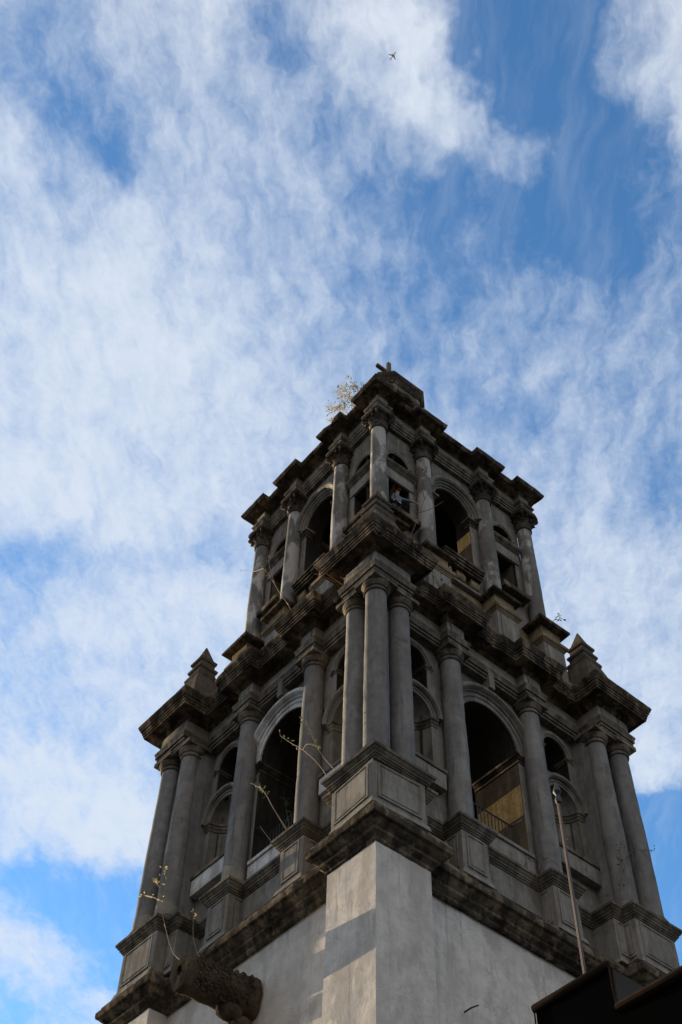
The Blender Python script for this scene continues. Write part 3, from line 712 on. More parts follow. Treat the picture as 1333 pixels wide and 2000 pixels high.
for k in 'RL':
    f = face(S2, k); F = W2[k]
    for u in (GB, F-GB):
        raised(f, u-.37, u+.37, -.27, 12.0, 13.7, 'ped', T)
        bm = bmesh.new()
        rows = [[bm.verts.new(f(u+x*q, CB+y*q, z)+nj(f(u+x, y, z), 4, .02)) for x, y in ((-1, -1), (0, -1), (1, -1), (1, 0), (1, 1), (0, 1), (-1, 1), (-1, 0))] for q, z in ((.55, 14.84), (.70, 14.87), (.73, 14.92), (.73, 15.0), (.62, 15.08), (.5, 15.16))]
        for a, b in zip(rows, rows[1:]):
            for j in range(8): bm.faces.new((a[j], a[(j+1) % 8], b[(j+1) % 8], b[j]))
        bm.faces.new(rows[0]); bm.faces.new(rows[-1]); finish(bm, 'column_slab', 'dark', T)
        column(S2, f, u, CB, 15.12, 22.66, .335, .30, T, 'leafy', 'upcol')
# walls
DB = 1.48                                                 # door axis
for k in 'RLXB':
    f = face(S2, k); F = W2[k]; cx = F/2; vis = k in 'RL'
    holes = [(arch_pts(cx, .97, 16.3, 20.15), True)]
    if vis:
        for n_ in (DB, F-DB):
            holes += [([(n_-.54, 16.95), (n_+.54, 16.95), (n_+.54, 19.08), (n_-.54, 19.08)], True), (arch_pts(n_, .56, 20.3, 20.62, 14), True)]
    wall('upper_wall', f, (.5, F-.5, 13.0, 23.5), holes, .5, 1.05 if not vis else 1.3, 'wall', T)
    if not vis: continue
    for s in (-1, 1):
        a, b = (cx-1.37, cx-.97) if s < 0 else (cx+.97, cx+1.37)
        stepped('upper_impost', f, a, b, .5, .8, 19.72, ((.06, .03), (.09, .015), (.05, .06), (.06, .09), (.12, .16)), 'mould', T)
    archivolt('upper_archivolt', f, cx, 20.15, [(.962, .52), (.962, .44), (1.06, .44), (1.07, .38), (1.15, .36), (1.16, .30), (1.24, .27), (1.25, .2), (1.33, .14), (1.42, .15), (1.44, .22), (1.44, .55)], 'ochre' if False else 'wall', T, 34)
    if k == 'R': slabbox('painted_sun_patch', f, cx+.963, cx+.98, .52, 1.28, 18.55, 19.35, 'sun_patch', T, .0)  # painted sun patch on the upper arch's right jamb
    # balcony slab on brackets under the arch
    bm = bmesh.new()
    for z0_, z1_, e in ((15.72, 15.84, .0), (15.84, 15.98, .06), (15.98, 16.1, .12), (16.1, 16.24, .17)): box(bm, f, cx-.98-e*.3, cx+.98+e*.3, .16-e, .55, z0_, z1_)
    for v in bm.verts: v.co += nj(v.co, 3, .012)
    finish(bm, 'balcony_slab', 'dark', T)
    for u in (cx-.72, cx, cx+.72):
        bm = bmesh.new(); lathe(bm, [(.1, -.2), (.13, -.15), (.13, .15), (.1, .2)], (0, 0), 12)
        for v in bm.verts:
            q = v.co.copy(); v.co = f(u+q.z*1.1, .36+q.x, 15.42+q.y*1.6)
        box(bm, f, u-.2, u+.2, .3, .52, 15.3, 15.72); finish(bm, 'balcony_bracket', 'ochre', T)
    slabbox('balcony_string', f, cx-1.2, cx+1.2,   .28, .52, 14.95, 15.1, 'ped', T, .03)
    for n_ in (DB, F-DB):
        slabbox('door_lintel', f, n_-.74, n_+.74, .40, .52, 19.085, 19.70, 'ped', T, .012)
        bm = bmesh.new()
        for z0_, z1_, e in ((19.70, 19.77, .0), (19.77, 19.84, .04), (19.84, 19.92, .07), (19.92, 20.0, .12), (20.0, 20.1, .15)): box(bm, f, n_-.78-e*.3, n_+.78+e*.3, .38-e, .52, z0_, z1_)
        for v in bm.verts: v.co += nj(v.co, 3, .01)
        finish(bm, 'door_hood', 'mould', T)
        archivolt('lunette_archivolt', f, n_, 20.62, [(.555, .52), (.555, .46), (.62, .455), (.63, .43), (.70, .43), (.71, .55)], 'ped', T, 20)
        slabbox('door_sill', f, n_-.72, n_+.72, .05, .52, 16.5, 16.78, 'dark', T, .02, .4, .015)
        for s in (-1, 1): slabbox('door_jamb', f, n_+s*.645-.1, n_+s*.645+.1, .455, .505, 16.78, 19.08, 'wall', T, .01)
inner_slab('upper_floor', S2, 1.05, 16.0, 16.25, 'timber'); inner_slab('upper_ceiling', S2, .9, 22.6, 22.8, 'ceiling')
bm = bmesh.new(); box(bm, lambda x, y, z: S2.mat @ Vector((x, y, z)), 1.0, S2.sx-1.0, 3.2, 3.5, 20.1, 20.4); box(bm, lambda x, y, z: S2.mat @ Vector((x, y, z)), 1.0, S2.sx-1.0, 5.4, 5.7, 20.1, 20.4); finish(bm, 'upper_beam', 'timber', T)
ENT2 = [(0, .56, 0), (.56, 2.4, .34), (2.4, 2.955, 0), (2.955, 4.3, .34)]
stage_sweep('upper_architrave', S2, ENT2, [(-.2, 22.66), (.01, 22.66), (.01, 22.81), (.05, 22.815), (.05, 22.98), (.09, 22.985), (.09, 23.12), (.12, 23.15), (.155, 23.22), (.16, 23.29), (.12, 23.32), (.03, 23.36), (-.2, 23.37)], 'mould', T, step=.14, jit=.008, chip=.1)
stage_sweep('upper_frieze', S2, ENT2, [(-.2, 23.3), (0, 23.3), (0, 23.7), (0, 24.06), (-.2, 24.06)], 'frieze', T, step=.3, jit=.006)
stage_sweep('upper_cornice', S2, ENT2, [(-.2, 23.93), (.01, 23.93), (.04, 23.96), (.07, 24.01), (.12, 24.03), (.13, 24.06), (.46, 24.08), (.47, 24.05), (.50, 24.06), (.505, 24.12), (.53, 24.14), (.545, 24.19), (.565, 24.24), (.56, 24.30), (.2, 24.36), (-.2, 24.38)], 'dark', T, step=.09, jit=.016, chip=.45)
inner_slab('roof', S2, .3, 24.0, 24.3, 'dark')

# --- octagonal lantern, dome, cross
LC = S2.mat @ Vector((4.35, 4.25, 0)); LROT = S2.mat.to_3x3()
def octo(ap, leg):
    h = ap-leg
    return [(-h, -ap), (h, -ap), (ap, -h), (ap, h), (h, ap), (-h, ap), (-ap, h), (-ap, -h)]
def olocal(x, y, z): return LC + LROT @ Vector((x, y, 0)) + Vector((0, 0, z))
bm = bmesh.new(); rows = []
for ap, z in ((1.40, 32.62), (1.42, 32.72), (1.46, 32.8), (1.48, 32.95), (1.52, 33.05), (1.55, 33.12), (1.56, 33.36), (1.55, 33.45), (1.3, 33.5)):
    rows.append([bm.verts.new(olocal(x, y, z)) for x, y in octo(ap, ap*.385)])
for a, b in zip(rows, rows[1:]):
    for j in range(8): bm.faces.new((a[j], a[(j+1) % 8], b[(j+1) % 8], b[j]))
bm.faces.new(rows[0]); bm.faces.new(rows[-1]); finish(bm, 'lantern_cornice', 'dark', T)
APB = 1.36; ob = octo(APB, APB*.385)
for i in range(8):
    a, b = Vector(ob[i]), Vector(ob[(i+1) % 8]); ln = (b-a).length; e = (b-a).normalized(); nn = Vector((e.y, -e.x))
    f = lambda u, d, z, a=a, e=e, nn=nn: olocal(*(a+e*u-nn*d), z)
    hs = [(arch_pts(ln/2, min(.62, ln*.3), 28.5, 31.6, 16), True)]
    wall('lantern_wall', f, (0, ln, 24.2, 32.66), hs, 0, .22, 'lit_brick' if i == 5 else 'mould', T, 'reveal')  # facet towards the sun is coloured orange to carry its sunlight
    r = min(.62, ln*.3)
    archivolt('lantern_archivolt', f, ln/2, 31.6, [(r-.01, .23), (r-.01, -.05), (r+.06, -.05), (r+.07, -.08), (r+.14, -.08), (r+.15, .05)], 'mould', T, 18)
bm = bmesh.new(); lathe(bm, [(1.25*math.cos(t*math.pi/16)+.02, 33.46+1.0*math.sin(t*math.pi/16)) for t in range(8)]+[(.22, 34.5), (.22, 34.7), (.3, 34.75), (.12, 34.9)], (LC.x, LC.y), 20); finish(bm, 'lantern_dome', 'dark', T)
bm = bmesh.new()
fc = lambda u, d, z: olocal(u, d, z)
box(bm, fc, -.11, .11, -.11, .11, 34.6, 37.4); box(bm, fc, -.85, .85, -.1, .1, 36.2, 36.43)
bmesh.ops.recalc_face_normals(bm, faces=bm.faces[:]); bevel(bm, .05, 2); finish(bm, 'roof_cross', 'mould', T)

# --- carved waterspout on the left face
bm = bmesh.new()
A0 = Vector((.66, 5.66, -2.76)); A1 = Vector((-1.68, 5.58, -3.0))
ax = (A1-A0).normalized(); sv = ax.cross(Vector((0, 0, 1))).normalized(); uv = sv.cross(ax)
rows = []; n = 22; m = 26
for i in range(n+1):
    t = i/n; c = A0.lerp(A1, t); hw = .46-.08*t; hh = .54-.13*t
    if i == n: hw *= .97; hh *= .97
    rw = []
    for j in range(m):
        a = 2*math.pi*j/m; sx_ = math.copysign(abs(math.cos(a))**.5, math.cos(a))*hw; sy_ = math.copysign(abs(math.sin(a))**.6, math.sin(a))*hh
        if sy_ < 0: sx_ *= 1-.35*abs(sy_)/hh
        p = c+sv*sx_+uv*sy_
        rel = (.03 if i in (1, n-1, n-2) else 0)+.012*math.sin(i*1.35+2.2*math.sin(j*.9))*math.cos(j*1.25+i*.4)
        rel += .03*noise.noise(p*5.5) if sy_ < 0 else .01*noise.noise(p*6)
        d_ = (p-c).normalized(); rw.append(bm.verts.new(p+d_*rel))
    rows.append(rw)
for a, b in zip(rows, rows[1:]):
    for j in range(m): bm.faces.new((a[j], a[(j+1) % m], b[(j+1) % m], b[j]))
# mouth: rim, then a bored hole
prev = rows[-1]
for s, dpt in ((.62, .0), (.24, .0), (.21, -.1), (.18, -.8)):
    rw = []
    for j in range(m):
        a = 2*math.pi*j/m; q = A1+ax*dpt+uv*.04
        if s > .5: p = q+(rows[-1][j].co-A1)*s+nj(rows[-1][j].co, 6, .02)
        else: p = q+uv*.05+sv*(math.cos(a)*s*.42)+uv*(math.sin(a)*s*.58)
        rw.append(bm.verts.new(p))
    for j in range(m): bm.faces.new((prev[j], prev[(j+1) % m], rw[(j+1) % m], rw[j]))
    prev = rw
bm.faces.new(prev)
G = finish(bm, 'waterspout', 'gargoyle', T)
rnd = random.Random(3)
for i in range(36):                                        # rows of scrollwork on the near flank and belly
    t = .16+.70*((i % 9)/8)+rnd.uniform(-.02, .02); h = (-.36, -.13, .10, .32)[i//9]+rnd.uniform(-.03, .03)
    c = A0.lerp(A1, t); hw = (.46-.08*t)*(1-(.35*abs(h)/.6 if h < 0 else 0)); base_ = c+sv*(hw*.97)+uv*h
    if (base_-c).dot(CAM-c) < 0: base_ = c-sv*(hw*.97)+uv*h
    o_ = (base_-c-uv*h).normalized(); r = rnd.uniform(.085, .13); bm = bmesh.new(); sg = rnd.choice((-1, 1))
    pts = [base_+o_*.02+ax*(r*(1-s/13)*math.cos(s*.75*sg+i))+uv*(r*(1-s/13)*math.sin(s*.75*sg+i)) for s in range(12)]
    tube(bm, pts, .030, .022, 5); finish(bm, 'scroll', 'gargoyle', G)
bm = bmesh.new()                                           # leafy corbel and twisted rope under the spout
for s_, x_, z_ in ((.30, -.10, -3.42), (.26, .28, -3.62), (.24, .55, -3.9)):
    bmesh.ops.create_uvsphere(bm, u_segments=16, v_segments=10, radius=1, matrix=Matrix.Translation((x_, 5.5, z_)) @ Matrix.Diagonal((s_*1.25, s_*.95, s_*.8, 1)))
for v in bm.verts: v.co += nj(v.co, 6, .05)
finish(bm, 'spout_corbel', 'gargoyle', T)
bm = bmesh.new(); pts = []
for i in range(70):
    t = i/69; c = Vector((-.05, 5.45, -3.75)).lerp(Vector((.62, 5.2, -4.6)), t); pts.append(c+Vector((0, math.cos(i*1.1)*.055, math.sin(i*1.1)*.055)))
tube(bm, pts, .06, .06, 6); finish(bm, 'spout_rope', 'gargoyle', T)
# --- bits of iron left in the masonry
bm = bmesh.new(); tube(bm, [(.05, 1.70, 10.27), (-1.17, 1.69, 10.29)], .022, .022, 6); tube(bm, [(-.2, 1.72, 10.2), (-.75, 1.75, 10.12), (-.95, 1.95, 10.26)], .012, .010, 5); finish(bm, 'iron_bar', 'rust', T)
bm = bmesh.new(); tube(bm, [(3.42, .66, -4.2), (3.46, .45, -4.16), (3.66, .40, -4.03)], .022, .02, 6); finish(bm, 'iron_peg', 'iron', T)
bm = bmesh.new(); tube(bm, [(1.25, .9, 11.6), (1.2, .1, 11.35), (1.05, -.75, 11.05), (1.0, -.85, 10.8)], .03, .028, 6); tube(bm, [(1.28, -.35, 11.1), (1.2, -.72, 10.95)], .025, .022, 5); finish(bm, 'bent_iron_rod', 'rust', T)

# ------------------------------------------------------------------ plants rooted in the stonework
def leafmesh(bm, p, d, size, rnd):
    d = Vector(d).normalized(); s = d.cross(Vector((rnd.uniform(-1, 1), rnd.uniform(-1, 1), rnd.uniform(-1, 1)))).normalized(); nn = d.cross(s)
    a, b, c, e = p, p+d*size*.5+s*size*.24+nn*size*.06, p+d*size, p+d*size*.5-s*size*.24+nn*size*.06
    f_ = [bm.verts.new(x) for x in (a, b, c, e)]; mid = bm.verts.new(p+d*size*.5-nn*size*.05)
    for i in range(4): bm.faces.new((f_[i], f_[(i+1) % 4], mid))
def weed(name, label, cat, stems, leaves, lsize, stem_m, leaf_m, seed, r=.016, group=None, start=.35, spread=.1):
    """stems: list of point lists; leaves per stem; first point of first stem is the root"""
    rnd = random.Random(seed)
    t = thing(name, label, cat, tuple(stems[0][0]), group)
    bm = bmesh.new(); lb = bmesh.new()
    for st_ in stems:
        P = [Vector(p) for p in st_]; Q = []
        for i in range(len(P)-1):                          # Catmull-Rom smoothing
            p0, p1, p2, p3 = P[max(0, i-1)], P[i], P[i+1], P[min(len(P)-1, i+2)]
            for k in range(4):
                u = k/4; Q.append(.5*((2*p1)+(p2-p0)*u+(2*p0-5*p1+4*p2-p3)*u*u+(3*p1-p0-3*p2+p3)*u**3))
        Q.append(P[-1]); tube(bm, Q, r, r*.4, 5)
        for _ in range(leaves):
            i = int(len(Q)*rnd.uniform(start, 1)); i = min(i, len(Q)-1)
            d = Vector((rnd.uniform(-1, 1), rnd.uniform(-1, 1), rnd.uniform(-.6, 1)))
            tip = Q[i]+d*spread*rnd.uniform(.2, 1)
            if (tip-Q[i]).length > .03: tube(bm, [Q[i], tip], r*.35, r*.25, 3)
            leafmesh(lb, tip, d, lsize*rnd.uniform(.6, 1.3), rnd)
    finish(bm, 'stem', stem_m, t)
    if leaves: finish(lb, 'foliage', leaf_m, t, smooth=False)
    else: lb.free()
    return t
rnd = random.Random(11)
stems = []
root = Vector((1.75, 3.35, 24.28))
for tip in ((1.5, 4.85, 27.2), (1.6, 4.35, 28.0), (1.55, 4.0, 27.9), (1.6, 3.6, 27.6), (1.7, 3.2, 27.2), (1.8, 2.75, 26.5), (1.5, 4.55, 26.4), (1.5, 4.6, 25.6), (1.5, 3.9, 26.6), (1.65, 3.5, 26.3)):
    tip = Vector(tip); b0 = root+Vector((rnd.uniform(-.1, .1), rnd.uniform(-.35, .35), 0)); mid = b0.lerp(tip, .5)+Vector((rnd.uniform(-.2, .2), rnd.uniform(-.2, .1), .35))
    stems.append([b0, mid, tip])
    for q in range(3):
        s = mid.lerp(tip, rnd.uniform(0, .7)); stems.append([s, s+Vector((rnd.uniform(-.3, .3), rnd.uniform(-.1, .5), rnd.uniform(.1, .5))), s+Vector((rnd.uniform(-.4, .4), rnd.uniform(-.2, .75), rnd.uniform(.2, .8)))])
weed('shrub', 'thin twiggy shrub with sparse yellow-green leaves growing from the top cornice left of the lantern', 'shrub', stems, 11, .14, 'stem', 'leaf', 5, .010, None, .3, .16)
WG = 'weeds rooted in the tower ledges'
weed('weed', 'two long dry reddish stems with few leaves leaning left from the near corner pedestal cap', 'weed',
     [[(-.2, 1.75, 1.82), (-.3, 2.11, 2.53), (-.3, 2.87, 3.58), (-.32, 3.39, 4.17), (-.3, 3.99, 4.91)], [(-.2, 1.42, 1.84), (-.3, 1.9, 2.66), (-.3, 2.31, 3.54), (-.3, 2.75, 4.62)], [(-.3, 2.8, 3.5), (-.4, 2.5, 3.45), (-.35, 2.2, 3.2)]], 10, .12, 'stem', 'leafg', 1, 0.0132, WG, .55)
weed('weed', 'long bending weed with leafy tip rising in front of the left arch', 'weed',
     [[(.4, 4.25, 1.86), (.3, 4.86, 2.98), (.3, 5.41, 3.97), (.3, 6.03, 4.71)]], 22, .12, 'stem', 'leafg', 2, .02, WG, .6, .08)
weed('weed', 'short bare dry stalk in the bottom of the left arch', 'weed', [[(.45, 4.85, 1.7), (.4, 5.28, 2.35), (.4, 5.64, 2.89)]], 0, .1, 'stem', 'leafg', 3, 0.0084, WG)
weed('weed', 'pale feathery seedling standing behind the railing of the left arch', 'weed', [[(1.2, 5.2, 2.8), (1.2, 5.40, 3.6), (1.2, 5.57, 4.32)]], 26, .13, 'twig', 'leafg', 4, .014, WG, .2, .1)
weed('weed', 'tall thin curved weed with yellow leaf tufts growing from the end of the carved waterspout', 'weed',
     [[(-1.7, 5.55, -2.65), (-1.7, 6.06, -2.1), (-1.7, 6.64, -.99), (-1.7, 7.01, -.13), (-1.7, 7.28, .79)], [(-1.7, 7.0, -.05), (-1.72, 7.5, .35), (-1.7, 8.04, .73)], [(-1.7, 7.05, 0), (-1.7, 6.9, .5), (-1.7, 7.2, 1.15)], [(-1.7, 7.2, .5), (-1.7, 7.73, 1.08)]], 8, .11, 'stem', 'leaf', 5, 0.0132, WG, .75, .1)
weed('weed', 'small upright dry stalk on top of the carved waterspout', 'weed', [[(-1.3, 5.35, -2.5), (-1.4, 5.59, -1.8), (-1.4, 5.73, -.97)]], 6, .09, 'stem', 'leafo', 6, 0.0108, WG, .8, .05)
weed('weed', 'long sunlit forked stalk leaning left across the upper left columns with a sparse leafy tip', 'weed',
     [[(.5, 5.05, 11.35), (.5, 5.16, 12.46), (.5, 5.86, 13.92), (.5, 6.58, 15.49), (.5, 7.28, 16.84)], [(.5, 6.3, 14.9), (.5, 6.75, 16.3), (.5, 6.95, 17.3)], [(.5, 7.2, 16.7), (.5, 7.91, 17.17), (.5, 8.89, 18.2)]], 5, .075, 'stem', 'leafo', 7, 0.0168, WG, .7, .12)
weed('weed', 'thin grey leafless branch hanging across the near upper column on the right face', 'weed',
     [[(1.3, .15, 11.3), (1.62, .2, 12.38), (2.02, .2, 13.67), (2.61, .2, 15.93), (3.28, .2, 17.73)], [(2.3, .2, 14.8), (2.9, .25, 15.6), (3.7, .3, 16.9)], [(2.61, .2, 15.9), (2.5, .2, 17.0), (3.0, .3, 18.6)]], 0, .1, 'twig', 'leafo', 8, .018, WG)
weed('weed', 'small sprig of golden leaves beside the upper column on the right face', 'weed', [[(3.75, 1.5, 18.8), (3.7, 1.25, 19.3), (3.75, 1.25, 20.1)], [(3.6, 1.4, 18.7), (3.35, 1.25, 18.3), (3.23, 1.25, 17.9)]], 12, .13, 'twig', 'leafo', 9, .012, WG, .5, .08)
weed('weed', 'low bunch of bare grey twigs on the middle cornice above the second right column', 'weed', [[(3.2, .25, 11.2), (3.0, .2, 11.5), (2.75, .15, 11.75)], [(3.25, .25, 11.2), (3.2, .2, 11.7), (3.1, .1, 12.0)], [(3.3, .25, 11.2), (3.5, .2, 11.7), (3.8, .1, 12.2)], [(3.3, .25, 11.2), (3.6, .2, 11.5), (4.0, .1, 11.7)], [(3.2, .25, 11.2), (2.9, .2, 11.4), (2.6, .1, 11.5)]], 9, .08, 'twig', 'twig', 10, .012, WG, .4, .12)
weed('weed', 'tiny sprig against the sky on the far right upper ledge', 'weed', [[(9.75, .8, 15.0), (9.95, .7, 15.3), (10.2, .7, 15.75)], [(9.9, .72, 15.2), (10.25, .7, 15.5)]], 8, .13, 'twig', 'leafg', 11, .014, WG, .4, .1)
weed('weed', 'dark leafy weed climbing the front of the far right lower column', 'weed', [[(9.6, -.05, 1.9), (9.75, 0, 2.3), (10.1, 0, 3.1), (10.63, 0, 3.97)], [(10.0, 0, 2.9), (10.0, -.05, 3.6), (10.25, 0, 4.2)]], 18, .10, 'twig', 'leafg', 12, .014, WG, .3, .1)
weed('weed', 'leafy spray reaching past the outermost right column into the sky', 'weed', [[(10.3, .0, 3.6), (10.7, -.02, 4.1), (11.31, 0, 4.5), (12.0, 0, 4.84)]], 18, .09, 'twig', 'leafg', 13, .014, WG, .2, .1)
weed('weed', 'scratchy bare twigs against the pale parapet of the right arch', 'weed', [[(7.45, .9, 1.9), (7.3, .85, 2.25), (6.93, .85, 2.3), (6.37, .85, 1.7)], [(7.4, .9, 1.9), (7.5, .85, 2.5), (7.2, .85, 2.7)], [(7.2, .85, 2.25), (7.0, .8, 1.9), (6.9, .8, 1.6)]], 9, .09, 'twig', 'twig', 14, .013, WG, .3, .12)
weed('weed', 'two thin dry stalks hanging below the right arch beside the second pedestal', 'weed', [[(6.6, .62, -.35), (6.5, .6, .3), (6.35, .75, 1.3)], [(6.6, .62, -.35), (6.8, .6, .4), (6.85, .75, 1.2)], [(6.6, .62, -.35), (6.95, .6, -.05), (7.3, .5, .35)]], 0, .1, 'twig', 'twig', 15, .013, WG)

# ------------------------------------------------------------------ person in the upper doorway
PB = S2.mat @ Vector((1.42, .52, 16.8))
PS = thing('person', 'person in a red cap and pale blue shirt in the upper doorway, arm stretched right', 'person', tuple(PB))
tx = Vector((math.cos(R(-4)), math.sin(R(-4)), 0)); ty = Vector((-tx.y, tx.x, 0))
def pp(x, y, z): return PB+tx*x+ty*y+Vector((0, 0, z))
def skin_mesh(name, verts, edges, radii, mat, parent, sub=2):
    me = bpy.data.meshes.new(name); me.from_pydata([pp(*v) for v in verts], edges, []); o = bpy.data.objects.new(name, me); col.objects.link(o)
    md = o.modifiers.new('skin', 'SKIN'); sv_ = me.skin_vertices[0].data
    for i, r_ in enumerate(radii): sv_[i].radius = r_ if isinstance(r_, tuple) else (r_, r_)
    sv_[0].use_root = True
    s = o.modifiers.new('sub', 'SUBSURF'); s.levels = sub; s.render_levels = sub
    dg = bpy.context.evaluated_depsgraph_get(); ev = o.evaluated_get(dg); m2 = bpy.data.meshes.new_from_object(ev)
    bpy.data.objects.remove(o); o = bpy.data.objects.new(name, m2); col.objects.link(o)
    for f_ in m2.polygons: f_.use_smooth = True
    m2.materials.append(M[mat]); o.parent = parent; o.matrix_parent_inverse = PINV[parent.name]
    return o
V = [(0, 0, .95), (0, 0, 1.15), (0, -.02, 1.38), (-.02, -.03, 1.5), (-.03, -.05, 1.58), (-.03, -.06, 1.66), (-.03, -.05, 1.74),
     (.17, -.02, 1.42), (.42, -.12, 1.40), (.66, -.2, 1.44), (-.18, 0, 1.42), (-.24, .03, 1.15), (-.2, -.08, .92),
     (.1, 0, .9), (.11, .02, .5), (.11, .06, .08), (.12, -.08, .04), (-.1, 0, .9), (-.11, .02, .5), (-.11, .06, .08), (-.12, -.08, .04),
     (.74, -.22, 1.45)]
E_ = [(0, 1), (1, 2), (2, 3), (3, 4), (4, 5), (5, 6), (2, 7), (7, 8), (8, 9), (2, 10), (10, 11), (11, 12), (0, 13), (13, 14), (14, 15), (15, 16), (0, 17), (17, 18), (18, 19), (19, 20), (9, 21)]
# fingers and thumb of the pointing hand
RAD = [(.15, .11), (.16, .11), (.17, .11), .06, .075, .09, .085, .075, .055, .035, .075, .05, .04, .09, .065, .045, .04, .09, .065, .045, .04, (.04, .018)]
def finger(base, pts, r_=.010):
    i0 = base
    for q in pts:
        V.append(q); RAD.append(r_); E_.append((i0, len(V)-1)); i0 = len(V)-1
finger(21, [(.79, -.235, 1.475), (.83, -.25, 1.48), (.86, -.255, 1.482)]); finger(21, [(.795, -.24, 1.455), (.835, -.252, 1.45), (.86, -.25, 1.435)])
finger(21, [(.79, -.238, 1.435), (.825, -.25, 1.425), (.845, -.245, 1.41)]); finger(21, [(.78, -.235, 1.418), (.805, -.243, 1.405), (.82, -.24, 1.392)])
finger(9, [(.70, -.215, 1.475), (.735, -.235, 1.50), (.765, -.245, 1.515)])
bo = skin_mesh('body', V, E_, RAD, 'skin', PS)
skin_mesh('shirt', [(0, 0, .98), (0, 0, 1.15), (0, -.02, 1.38), (0, -.02, 1.46), (.17, -.02, 1.42), (.42, -.12, 1.40), (.62, -.19, 1.43), (-.18, 0, 1.42), (-.24, .03, 1.15), (-.21, -.06, .97)], [(0, 1), (1, 2), (2, 3), (2, 4), (4, 5), (5, 6), (2, 7), (7, 8), (8, 9)], [(.165, .125), (.172, .125), (.185, .125), .075, .09, .07, .055, .09, .066, .055], 'shirt', PS)
skin_mesh('trousers', [(0, 0, 1.0), (.1, 0, .88), (.11, .02, .5), (.11, .06, .1), (-.1, 0, .88), (-.11, .02, .5), (-.11, .06, .1)], [(0, 1), (1, 2), (2, 3), (0, 4), (4, 5), (5, 6)], [(.165, .13), .105, .08, .062, .105, .08, .062], 'trousers', PS)
bm = bmesh.new(); bmesh.ops.create_uvsphere(bm, u_segments=16, v_segments=10, radius=.108, matrix=Matrix.Translation(pp(-.03, -.05, 1.725)))
bmesh.ops.delete(bm, geom=[v for v in bm.verts if v.co.z < pp(0, 0, 1.715).z], context='VERTS')
box(bm, pp, -.11, .05, -.24, -.12, 1.715, 1.728); finish(bm, 'cap', 'redcap', PS)
bm = bmesh.new(); bmesh.ops.create_uvsphere(bm, u_segments=14, v_segments=9, radius=.1, matrix=Matrix.Translation(pp(-.03, -.02, 1.68))); finish(bm, 'hair', 'hair', PS)
for s in (-.035, .035):
    bm = bmesh.new(); bmesh.ops.create_uvsphere(bm, u_segments=8, v_segments=6, radius=.012, matrix=Matrix.Translation(pp(-.03+s, -.148, 1.665))); finish(bm, 'eye', 'hair', PS)
bm = bmesh.new(); box(bm, pp, -.045, -.015, -.17, -.13, 1.615, 1.65); box(bm, pp, -.055, -.005, -.143, -.12, 1.585, 1.595); finish(bm, 'face_detail', 'skin', PS)

# ------------------------------------------------------------------ flagpole in front of the tower
PX, PY = -2.82, -8.0
FP = thing('flagpole', 'tall slender brown flagpole with pointed finial standing in front of the right face', 'flagpole', (PX, PY, GZ))
bm = bmesh.new(); lathe(bm, [(.06, GZ), (.06, GZ+.1), (.021, GZ+.14), (.019, -6.9), (.016, -6.85)], (PX, PY), 14); finish(bm, 'pole', 'pole', FP)
bm = bmesh.new(); lathe(bm, [(.028, -6.92), (.05, -6.9), (.06, -6.84), (.045, -6.78), (.03, -6.74), (.05, -6.71), (.075, -6.66), (.06, -6.6), (.03, -6.52), (.006, -6.42)], (PX, PY), 16); finish(bm, 'finial', 'iron', FP)
bm = bmesh.new(); tube(bm, [(PX-.032, PY+.012, -6.9), (PX-.034, PY+.012, -9.0), (PX-.032, PY+.012, -13), (PX-.032, PY+.012, GZ+1.2)], .006, .006, 5); finish(bm, 'halyard', 'stem', FP)
bm = bmesh.new(); tube(bm, [(PX+.05+.045*math.cos(a), PY+.0, -7.62+.045*math.sin(a)) for a in [R(190+i*16) for i in range(11)]], .007, .006, 5); tube(bm, [(PX, PY, -7.63), (PX+.01, PY, -7.63)], .005, .005, 4); finish(bm, 'halyard_hook', 'rust', FP)

# ------------------------------------------------------------------ dark neighbouring building, lower right
BX = -7.55
NBG = thing('neighbouring_building', 'black-walled neighbouring building with rusty coping and a raised end block, lower right', 'building', (BX+2.5, -12.7, GZ))
I = lambda x, y, z: Vector((x, y, z))
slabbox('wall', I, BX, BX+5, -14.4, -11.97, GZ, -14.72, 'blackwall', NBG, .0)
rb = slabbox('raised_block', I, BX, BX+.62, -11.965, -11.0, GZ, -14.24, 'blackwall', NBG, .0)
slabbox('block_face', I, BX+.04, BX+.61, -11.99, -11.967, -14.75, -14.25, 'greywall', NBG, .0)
bm = bmesh.new(); lathe(bm, [(.045, 0), (.05, .02), (.05, .98), (.045, 1.0)], (0, 0), 12)
for v in bm.verts: v.co = Vector((BX-.02+v.co.x, -11.985+v.co.z, -14.235+v.co.y*.9))
for v in bm.verts: v.co += nj(v.co, 9, .012)
finish(bm, 'block_coping', 'coping', NBG)
bm = bmesh.new(); lathe(bm, [(.055, 0), (.06, .05), (.06, 2.35), (.055, 2.4)], (0, 0), 12)
for v in bm.verts: v.co = Vector((BX-.02+v.co.x, -12.02-v.co.z, -14.71+v.co.y*.9))
for v in bm.verts: v.co += nj(v.co, 9, .012)
finish(bm, 'roof_coping', 'coping', NBG)
bm = bmesh.new(); tube(bm, [(BX-.02, -11.995, -14.2), (BX-.025, -11.995, -14.45), (BX-.02, -12.0, -14.66), (BX-.01, -12.06, -14.74)], .010, .009, 6); finish(bm, 'edge_trim', 'coping', NBG)
bm = bmesh.new(); tube(bm, [(BX-.012, -10.99, -14.24), (BX-.012, -10.99, -15.2), (BX-.012, -10.99, -17.2)], .009, .009, 6); finish(bm, 'edge_trim', 'coping', NBG)

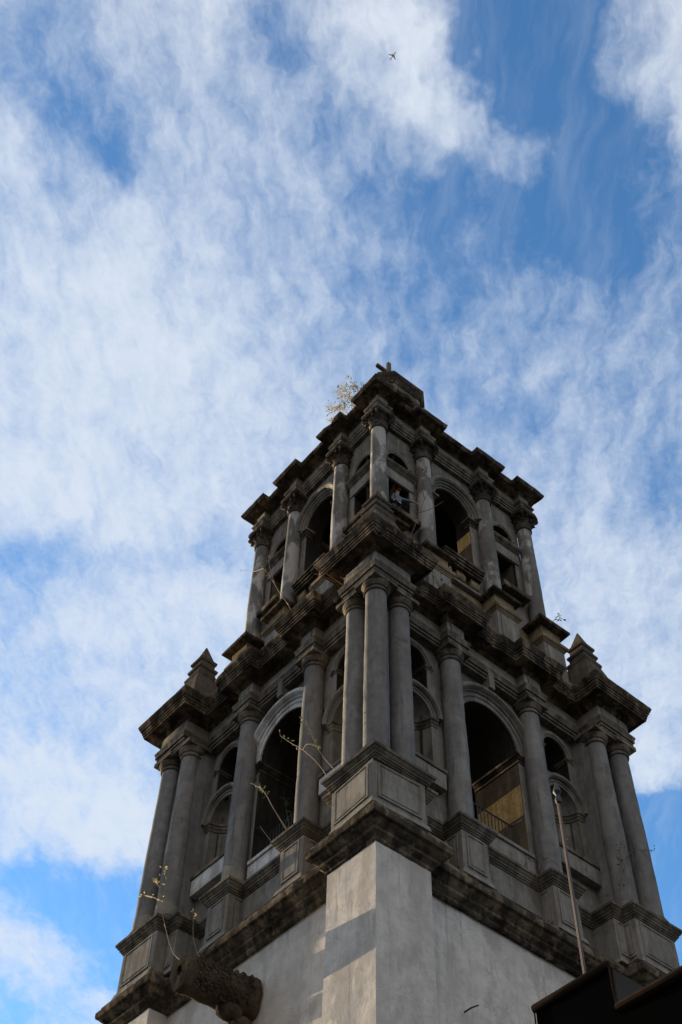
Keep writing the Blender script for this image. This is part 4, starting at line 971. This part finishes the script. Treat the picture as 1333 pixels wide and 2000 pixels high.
# ------------------------------------------------------------------ airliner
AP = Vector((757.6, 774.1, 3900.0))
PL = thing('airplane', 'small white airliner crossing high overhead among the clouds', 'airplane', tuple(AP))
dirv = Vector((758.0-760.7, 755.6-791.8, 0)).normalized(); sdv = Vector((-dirv.y, dirv.x, 0))
def ap(l, s, z): return AP+(dirv*l+sdv*s+Vector((0, 0, z)))*.76
bm = bmesh.new(); rows = []
for l, r_ in ((-19, .4), (-16, 1.2), (-10, 2.0), (0, 2.1), (12, 2.1), (16, 1.7), (18.5, .8), (19.3, .1)):
    rows.append([bm.verts.new(ap(l, r_*math.cos(a*math.pi/6), r_*math.sin(a*math.pi/6))) for a in range(12)])
for a, b in zip(rows, rows[1:]):
    for j in range(12): bm.faces.new((a[j], a[(j+1) % 12], b[(j+1) % 12], b[j]))
bm.faces.new(rows[0]); bm.faces.new(rows[-1]); finish(bm, 'fuselage', 'jet', PL)
def wing(name, s, l0, l1, span, chord0, chord1, z, mat):
    bm = bmesh.new(); vs = []
    for z_ in (-.25, .25):
        for l, q in ((l0, 1.2), (l0-chord0, 1.2), (l1-chord1, span), (l1, span)): vs.append(bm.verts.new(ap(l, s*q, z+z_*(1 if q < 2 else .4)+q*.06)))
    for q in ((0, 1, 2, 3), (7, 6, 5, 4), (0, 4, 5, 1), (1, 5, 6, 2), (2, 6, 7, 3), (3, 7, 4, 0)): bm.faces.new([vs[i] for i in q])
    finish(bm, name, mat, PL, smooth=False)
for s in (-1, 1):
    wing('wing', s, 5, -5.5, 18.5, 7, 1.8, -.8, 'jetdark'); wing('tailplane', s, -14, -18, 7, 4, 1.6, .5, 'jetdark')
    bm = bmesh.new(); rows = [[bm.verts.new(ap(l, s*6+r_*math.cos(a*math.pi/5), -2.2+r_*math.sin(a*math.pi/5))) for a in range(10)] for l, r_ in ((6, .9), (5, 1.15), (2.5, 1.0), (1.5, .7))]
    for a, b in zip(rows, rows[1:]):
        for j in range(10): bm.faces.new((a[j], a[(j+1) % 10], b[(j+1) % 10], b[j]))
    bm.faces.new(rows[0]); bm.faces.new(rows[-1]); finish(bm, 'engine', 'jetdark', PL)
bm = bmesh.new(); vs = [bm.verts.new(ap(l, q, z)) for q in (-.2, .2) for l, z in ((-12.5, 1.5), (-18.5, 1.2), (-20, 7.5), (-17.8, 7.5))]
for q in ((0, 1, 2, 3), (7, 6, 5, 4), (0, 4, 5, 1), (1, 5, 6, 2), (2, 6, 7, 3), (3, 7, 4, 0)): bm.faces.new([vs[i] for i in q])
finish(bm, 'tail_fin', 'jet', PL, smooth=False)
